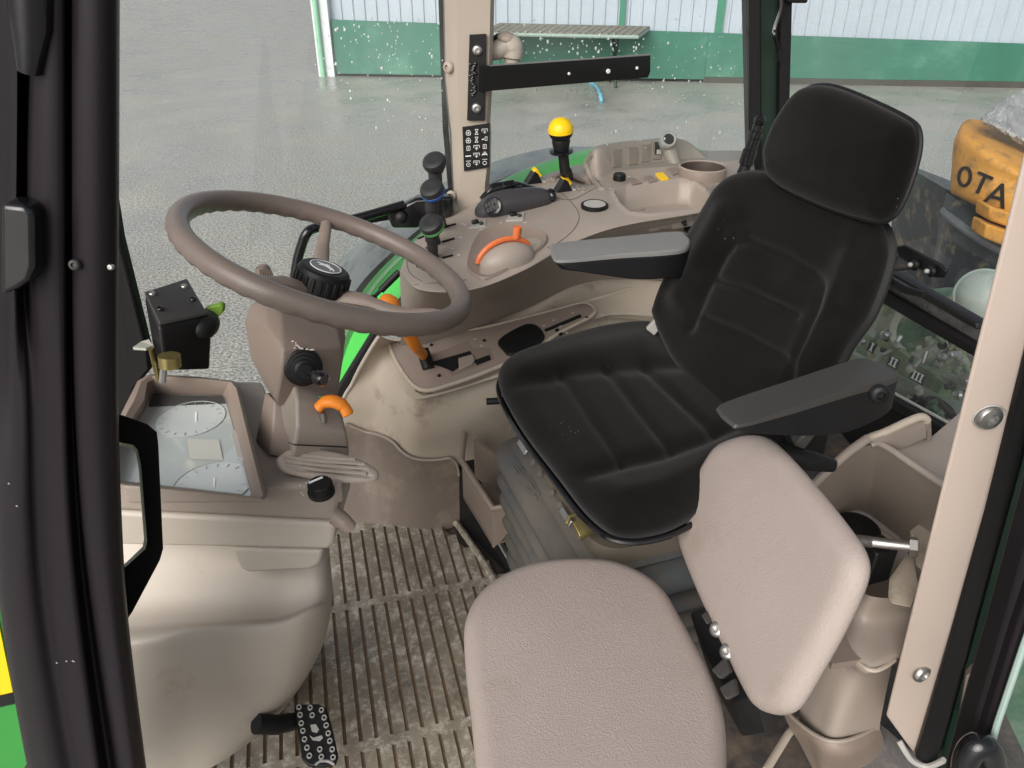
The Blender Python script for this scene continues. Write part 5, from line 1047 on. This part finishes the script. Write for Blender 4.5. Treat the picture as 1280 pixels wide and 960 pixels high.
for i in range(80):
    x_, y_ = rnd.uniform(1075, 1225), 0; y_ = rnd.uniform(365, 545)+(x_-1150)*.45
    q = Rp(x_, y_, rnd.uniform(.10, .2)); m_ = frame(q, (rnd.uniform(-1, 0), rnd.uniform(-1, 1), rnd.uniform(-.2, 1)), V((rnd.random(), rnd.random(), rnd.random())))
    m1 = rnd.choice([HITCH_G, HITCH_G, HITCH, STEEL, STEEL, BLACK, BEIGE_W])
    if rnd.random() < .5: O('fitting', G().lathe([(.010, -.006), (.011, 0), (.008, .004), (.008, .012), (.003, .014)], m_, 12), m1, hi_)
    else: O('lug', G().box(m_, rnd.uniform(.01, .035), rnd.uniform(.008, .02), rnd.uniform(.006, .014)), m1, hi_, bevel=.003)
# lever number plates I, II, III
DPL = Pl(Rp(1120, 455, .10), (-.55, -.5, .67))
for s_, x_, y_ in (('I', 1090, 434), ('II', 1117, 453), ('III', 1147, 471)):
    n_ = len(s_); wx = 4.5+n_*4.2
    pl_ = T('number_plate', {'I': 'narrow black plate with one white stroke I on the hitch deck', 'II': 'black plate with two white strokes II on the hitch deck', 'III': 'widest black plate with three white strokes III on the hitch deck'}[s_], 'number plate', DPL.at(x_, y_))
    ex, ey = V((1, .52, 0)), V((-.35, 1, 0))
    def dq(u, v, o=0.): return DPL.at(x_+u*1.0-v*.42, y_+u*.55+v*.95, o)
    O('plate', G().prism([dq(-wx/2, -6.5), dq(wx/2, -6.5), dq(wx/2, 6.5), dq(-wx/2, 6.5)], DPL.n*.002), BLACK, pl_)
    g = G()
    for k in range(n_):
        u = (k-(n_-1)/2)*4.6; g.prism([dq(u-.9, -5, .0021), dq(u+.9, -5, .0021), dq(u+.9, 5, .0021), dq(u-.9, 5, .0021)], DPL.n*.0006)
        for v in (-5, 4): g.prism([dq(u-1.9, v, .0021), dq(u+1.9, v, .0021), dq(u+1.9, v+1.2, .0021), dq(u-1.9, v+1.2, .0021)], DPL.n*.0007)
    O('numeral', g, WHITE, pl_)
wl_ = T('work_lamp', 'pale round work lamp outside the rear window beside the door post', 'lamp', RWP.at(1230, 370, -.3))
m_ = frame(Rp(1229, 370, .30), (-.35, -.75, .45))
O('lamp_shell', G().ell(m_, .062, .062, .045, 32, 12, -80, 90), mat('lamp_lens', (186, 196, 186), .3, .12, 20), wl_); O('lamp_rim', G().lathe([(.066, -.008), (.066, .006), (.06, .008)], m_, 36), mat('pale_lamp', (168, 184, 172), .4, .1), wl_)
O('lamp_bracket', G().tube([Rp(1205, 378, .3), Rp(1214, 392, .3), Rp(1206, 405, .3)], .008, 8), HITCH_G, wl_); screw(wl_, Rp(1213, 398, .27), RWP.n, .012, HITCH_G, 'bolt')
# yellow forklift behind
fk = T('parked_machine', 'worn orange yellow machine tail with black letters OTA, parked behind the tractor', 'machine', V((2.35, 3.6, 0)))
def fy(x, y, d): return Y(x, y, d)
def arcrow(pts): return pts
top = [[fy(1195, 170, 3.75), fy(1205, 152, 3.8), fy(1225, 150, 3.9), fy(1290, 165, 4.0), fy(1350, 190, 4.0)],
       [fy(1192, 178, 3.65), fy(1204, 170, 3.55), fy(1235, 185, 3.4), fy(1290, 212, 3.3), fy(1350, 240, 3.25)],
       [fy(1190, 200, 3.62), fy(1200, 200, 3.5), fy(1232, 216, 3.34), fy(1285, 238, 3.22), fy(1350, 265, 3.15)],
       [fy(1188, 236, 3.6), fy(1196, 240, 3.48), fy(1228, 256, 3.32), fy(1280, 278, 3.2), fy(1345, 305, 3.12)],
       [fy(1190, 242, 3.66), fy(1200, 246, 3.56), fy(1232, 263, 3.40), fy(1282, 285, 3.30), fy(1345, 312, 3.22)]]
g = G().grid(upgrid(top, 8, 6)); O('counterweight', g, ORANGE_M, fk, angle=60); KB = BVHTree.FromPolygons(g.v, g.f)
low = [[fy(1183, 240, 3.75), fy(1194, 248, 3.58), fy(1230, 268, 3.42), fy(1282, 292, 3.32), fy(1345, 318, 3.2)],
       [fy(1178, 262, 3.68), fy(1190, 274, 3.50), fy(1228, 300, 3.34), fy(1280, 325, 3.22), fy(1345, 350, 3.1)],
       [fy(1176, 272, 3.72), fy(1188, 284, 3.54), fy(1226, 310, 3.38), fy(1280, 335, 3.26), fy(1345, 360, 3.14)],
       [fy(1166, 330, 3.7), fy(1180, 350, 3.5), fy(1220, 400, 3.34), fy(1280, 420, 3.24), fy(1345, 440, 3.1)],
       [fy(1160, 400, 3.66), fy(1175, 430, 3.48), fy(1215, 480, 3.34), fy(1280, 500, 3.24), fy(1345, 520, 3.1)]]
O('lower_body', G().grid(upgrid(low, 8, 8)), NAVY, fk, angle=60)
for i, q in enumerate((((1238, 258), (1282, 272), (1282, 292), (1236, 276)), ((1234, 280), (1290, 300), (1290, 322), (1230, 298)))):
    d_ = [fy(x, y, 3.2-.04*i) for x, y in q]; O('rear_step', G().prism(d_, (0, .12, 0)), ORANGE_M, fk, bevel=.01)
O('body_ridge', G().tube([q+V((0, -.02, 0)) for q in spline(low[1], 6)], .02, 8), mat('ridge_grey', (96, 100, 104), .5, .2), fk)
O('body_mass', G().prism([fy(1182, 236, 3.9), fy(1350, 300, 3.9), fy(1350, 480, 3.9), fy(1165, 430, 3.9)], (0, .6, 0)), NAVY, fk)
for s_, x_, y_, sz, rz in (('O', 1206, 222, .125, 0), ('T', 1227, 231, .125, 0), ('A', 1247, 245, .14, 0)):
    p0, n0 = on(x_, y_, .004, KB); m_ = frame(p0, n0, V((.9, -.35, -.12)))
    lt = text(s_, sz, m_, .004)
    O('letter', lt, BLACK, fk)
sh = G(); rw_ = [[fy(1226, 148, 3.62), fy(1250, 130, 3.75), fy(1270, 116, 3.85), fy(1300, 108, 3.9), fy(1345, 100, 3.9)], [fy(1228, 150, 3.56), fy(1250, 140, 3.62), fy(1272, 134, 3.7), fy(1300, 130, 3.72), fy(1345, 128, 3.7)], [fy(1229, 151, 3.52), fy(1250, 157, 3.5), fy(1272, 168, 3.48), fy(1300, 174, 3.46), fy(1345, 180, 3.44)], [fy(1230, 154, 3.54), fy(1252, 164, 3.5), fy(1274, 178, 3.48), fy(1300, 188, 3.46), fy(1345, 196, 3.44)]]
gr_ = upgrid(rw_, 8, 8); rnd = random.Random(5)
for r in gr_:
    for i in range(len(r)): r[i] = r[i]+V((0, 0, rnd.uniform(-.008, .008)))
lone('plastic_sheet', G().grid(gr_), SHEET, 'crumpled grey plastic sheet lying on top of the worn yellow machine', 'plastic sheet', fy(1250, 165, 3.5), angle=30)

rf = T('unseen_cab_roof', 'unseen pale cab roof added over the seats to shade the interior', 'roof', V((.1, 1.1, CZ+.62)))  # roof outside the view, put in to cut light from overhead
O('roof_panel', G().prism([V((-.75, .75, CZ+.62)), V((.62, .75, CZ+.62)), V((.95, 1.75, CZ+.62)), V((-.75, 1.65, CZ+.62))], (0, 0, .06)), PILLAR, rf, bevel=.02)
# ================================================================== NEAR DOOR POST AND DOOR EDGE ON THE RIGHT
np_ = T('near_door_post', 'pale beige slanted door post with two button bolts at the right', 'post', Y(1120, 900, .76))
def nd_(y): return .585+.07*(y-300)/600
tr = [(1378, -220), (1253, 300), (1174, 620), (1107, 895), (1144, 946), (1230, 640), (1280, 444), (1338, 230), (1460, -220)]
NP = pl3(Y(1253, 300, nd_(300)), Y(1107, 895, nd_(895)), Y(1230, 640, nd_(640)-.012))
if NP.n.y > 0: NP.n = -NP.n
O('post_trim', G().prism([NP.at(*q) for q in tr], (.046, .06, -.034)), PILLAR, np_, bevel=.004, seg=3)
def button(x, y, r, n):
    m_ = frame(NP.at(x, y, .001), n); s_ = O('button_bolt', G().lathe([(r, -.002), (r, .0015), (r*.85, .004), (r*.5, .005), (r*.42, .001), (.0004, .0008)], m_, 32), STEEL, np_); return s_
button(1236, 521, .0125, NP.n+V((.2, -.1, .1))); button(1152, 841, .0125, NP.n+V((.5, 0, .1)))
O('washer_rim', G().lathe([(.0122, 0), (.0138, .0015), (.0145, 0)], frame(NP.at(1236, 521, .0005), NP.n), 32, False, False), GREYC, np_)
# black seal and metal jamb behind it
dj = T('door_jamb', 'black and dark green door jamb strips right of the beige door post', 'door jamb', Y(1170, 950, .70))
def band(name, L_, R_, d0, d1, m, bv=.003): return O(name, G().prism([Y(x, y, nd_(y)+d0) for x, y in L_]+[Y(x, y, nd_(y)+d1) for x, y in R_[::-1]], (.01, .03, 0)), m, dj, bevel=bv)
band('seal', [(1458, -220), (1280, 444), (1231, 638), (1190, 790), (1144, 948)], [(1494, -220), (1312, 450), (1262, 640), (1216, 800), (1168, 965)], -.012, -.02, BLACK)
band('jamb_face', [(1492, -220), (1312, 446), (1262, 640), (1216, 800), (1168, 965)], [(1526, -220), (1344, 455), (1295, 645), (1250, 810), (1200, 985)], .0, -.02, GREEN_D)
band('jamb_edge', [(1524, -220), (1300, 640), (1232, 860), (1205, 960)], [(1546, -220), (1318, 650), (1252, 866), (1220, 990)], -.03, -.035, DOORB)
O('striker', G().prism([Y(x, y, nd_(y)-.03) for x, y in ((1207, 846), (1222, 838), (1218, 870), (1204, 898), (1198, 900))], (.01, .02, 0)), mat('striker_dull', (128, 116, 108), .4, .15, metal=.3), dj, bevel=.002)
O('sill_loop', G().tube(spline([Y(1124, 926, .66), Y(1132, 940, .65), Y(1142, 952, .645), Y(1160, 958, .64), Y(1180, 950, .63)], 5), .004, 8), GREYC, dj)
O('sill', G().prism([Y(1095, 900, .74), Y(1150, 948, .69), Y(1210, 990, .66), Y(1060, 1000, .66)], (0, 0, -.02)), FLOORD, dj)
rd = T('rear_side_door', 'far right door edge with black rubber seal and reflecting glass', 'door', Y(1240, 950, .55))
def rb(name, L_, R_, d, m, bv=.003): return O(name, G().prism([Y(x, y, d) for x, y in L_]+[Y(x, y, d) for x, y in R_[::-1]], (.0, .03, 0)), m, rd, bevel=bv)
rb('rubber_seal', [(1345, 450), (1298, 640), (1252, 800), (1222, 900), (1196, 990)], [(1370, 450), (1320, 640), (1266, 800), (1236, 900), (1212, 990)], .48, RUBBER, .005)
rb('door_frame', [(1370, 450), (1320, 640), (1267, 800), (1236, 900), (1212, 990)], [(1400, 450), (1345, 640), (1284, 800), (1252, 900), (1228, 990)], .47, DOORB)
O('door_glass', G().add([Y(1345, 640, .465), Y(1252, 900, .465), Y(1225, 1000, .465), Y(1500, 1000, .465), Y(1500, 640, .465)], [(0, 1, 2, 3, 4)]), GLASS_R, rd)
O('glass_edge', G().tube([Y(1340, 640, .465), Y(1280, 806, .465), Y(1246, 906, .465), Y(1222, 996, .465)], .003, 8), mat('glass_edge', (150, 170, 162), .3), rd)
O('handle_knob', G().tube(spline([Y(1205, 985, .45), Y(1208, 950, .45), Y(1222, 932, .45), Y(1238, 942, .45), Y(1248, 985, .45)], 6), .012, 14), BLACK_G, rd)
lone('wheel_arch', G().prism([Y(1240, 780, .95), Y(1300, 720, .95), Y(1500, 700, .95), Y(1500, 1100, .95), Y(1230, 1100, .95)], (0, .05, 0)), mat('glare_flecked_teal', (62, 104, 80), .5, .3, 3, dirt=(120, 130, 120), ds=5, dt=.55), 'green bodywork glimpsed through the glass at the bottom right', 'bodywork', Y(1270, 900, .95))  # grey patches put the door glass reflections into the teal

# ================================================================== LIGHT, CAMERA
sc_ = bpy.context.scene
w = bpy.data.worlds.new('World'); sc_.world = w; w.use_nodes = True; nt = w.node_tree
sky = nt.nodes.new('ShaderNodeTexSky'); sky.sky_type = 'NISHITA'; sky.sun_disc = False
EL, AZ = math.radians(34), math.radians(-150)
sky.sun_elevation = EL; sky.sun_rotation = AZ; sky.dust_density = 4; sky.air_density = 1.0; sky.ozone_density = .6
bg = nt.nodes['Background']; bg.inputs['Strength'].default_value = .15; hs = nt.nodes.new('ShaderNodeHueSaturation'); hs.inputs['Saturation'].default_value = .4; nt.links.new(sky.outputs[0], hs.inputs['Color']); nt.links.new(hs.outputs[0], bg.inputs['Color'])
sn = bpy.data.lights.new('Sun', 'SUN'); sn.energy = 2.6; sn.angle = math.radians(55); sn.color = (1, .98, .955)
so2 = bpy.data.objects.new('sun', sn); C.objects.link(so2)
dirv = V((math.sin(AZ)*math.cos(EL), math.cos(AZ)*math.cos(EL), math.sin(EL)))
so2.rotation_euler = dirv.to_track_quat('Z', 'Y').to_euler(); so2.location = dirv*20
cm = bpy.data.cameras.new('camera'); co_ = bpy.data.objects.new('camera', cm); C.objects.link(co_)
cm.angle = 2*math.atan(640/F); cm.clip_start = .02; cm.clip_end = 600
co_.location = CAM; co_.rotation_euler = (math.radians(60), 0, 0); sc_.camera = co_
sc_.view_settings.view_transform = 'Standard'; sc_.view_settings.look = 'None'; sc_.view_settings.exposure = 0
sc_.cycles.transparent_max_bounces = 24; sc_.cycles.max_bounces = 10; sc_.cycles.use_denoising = True
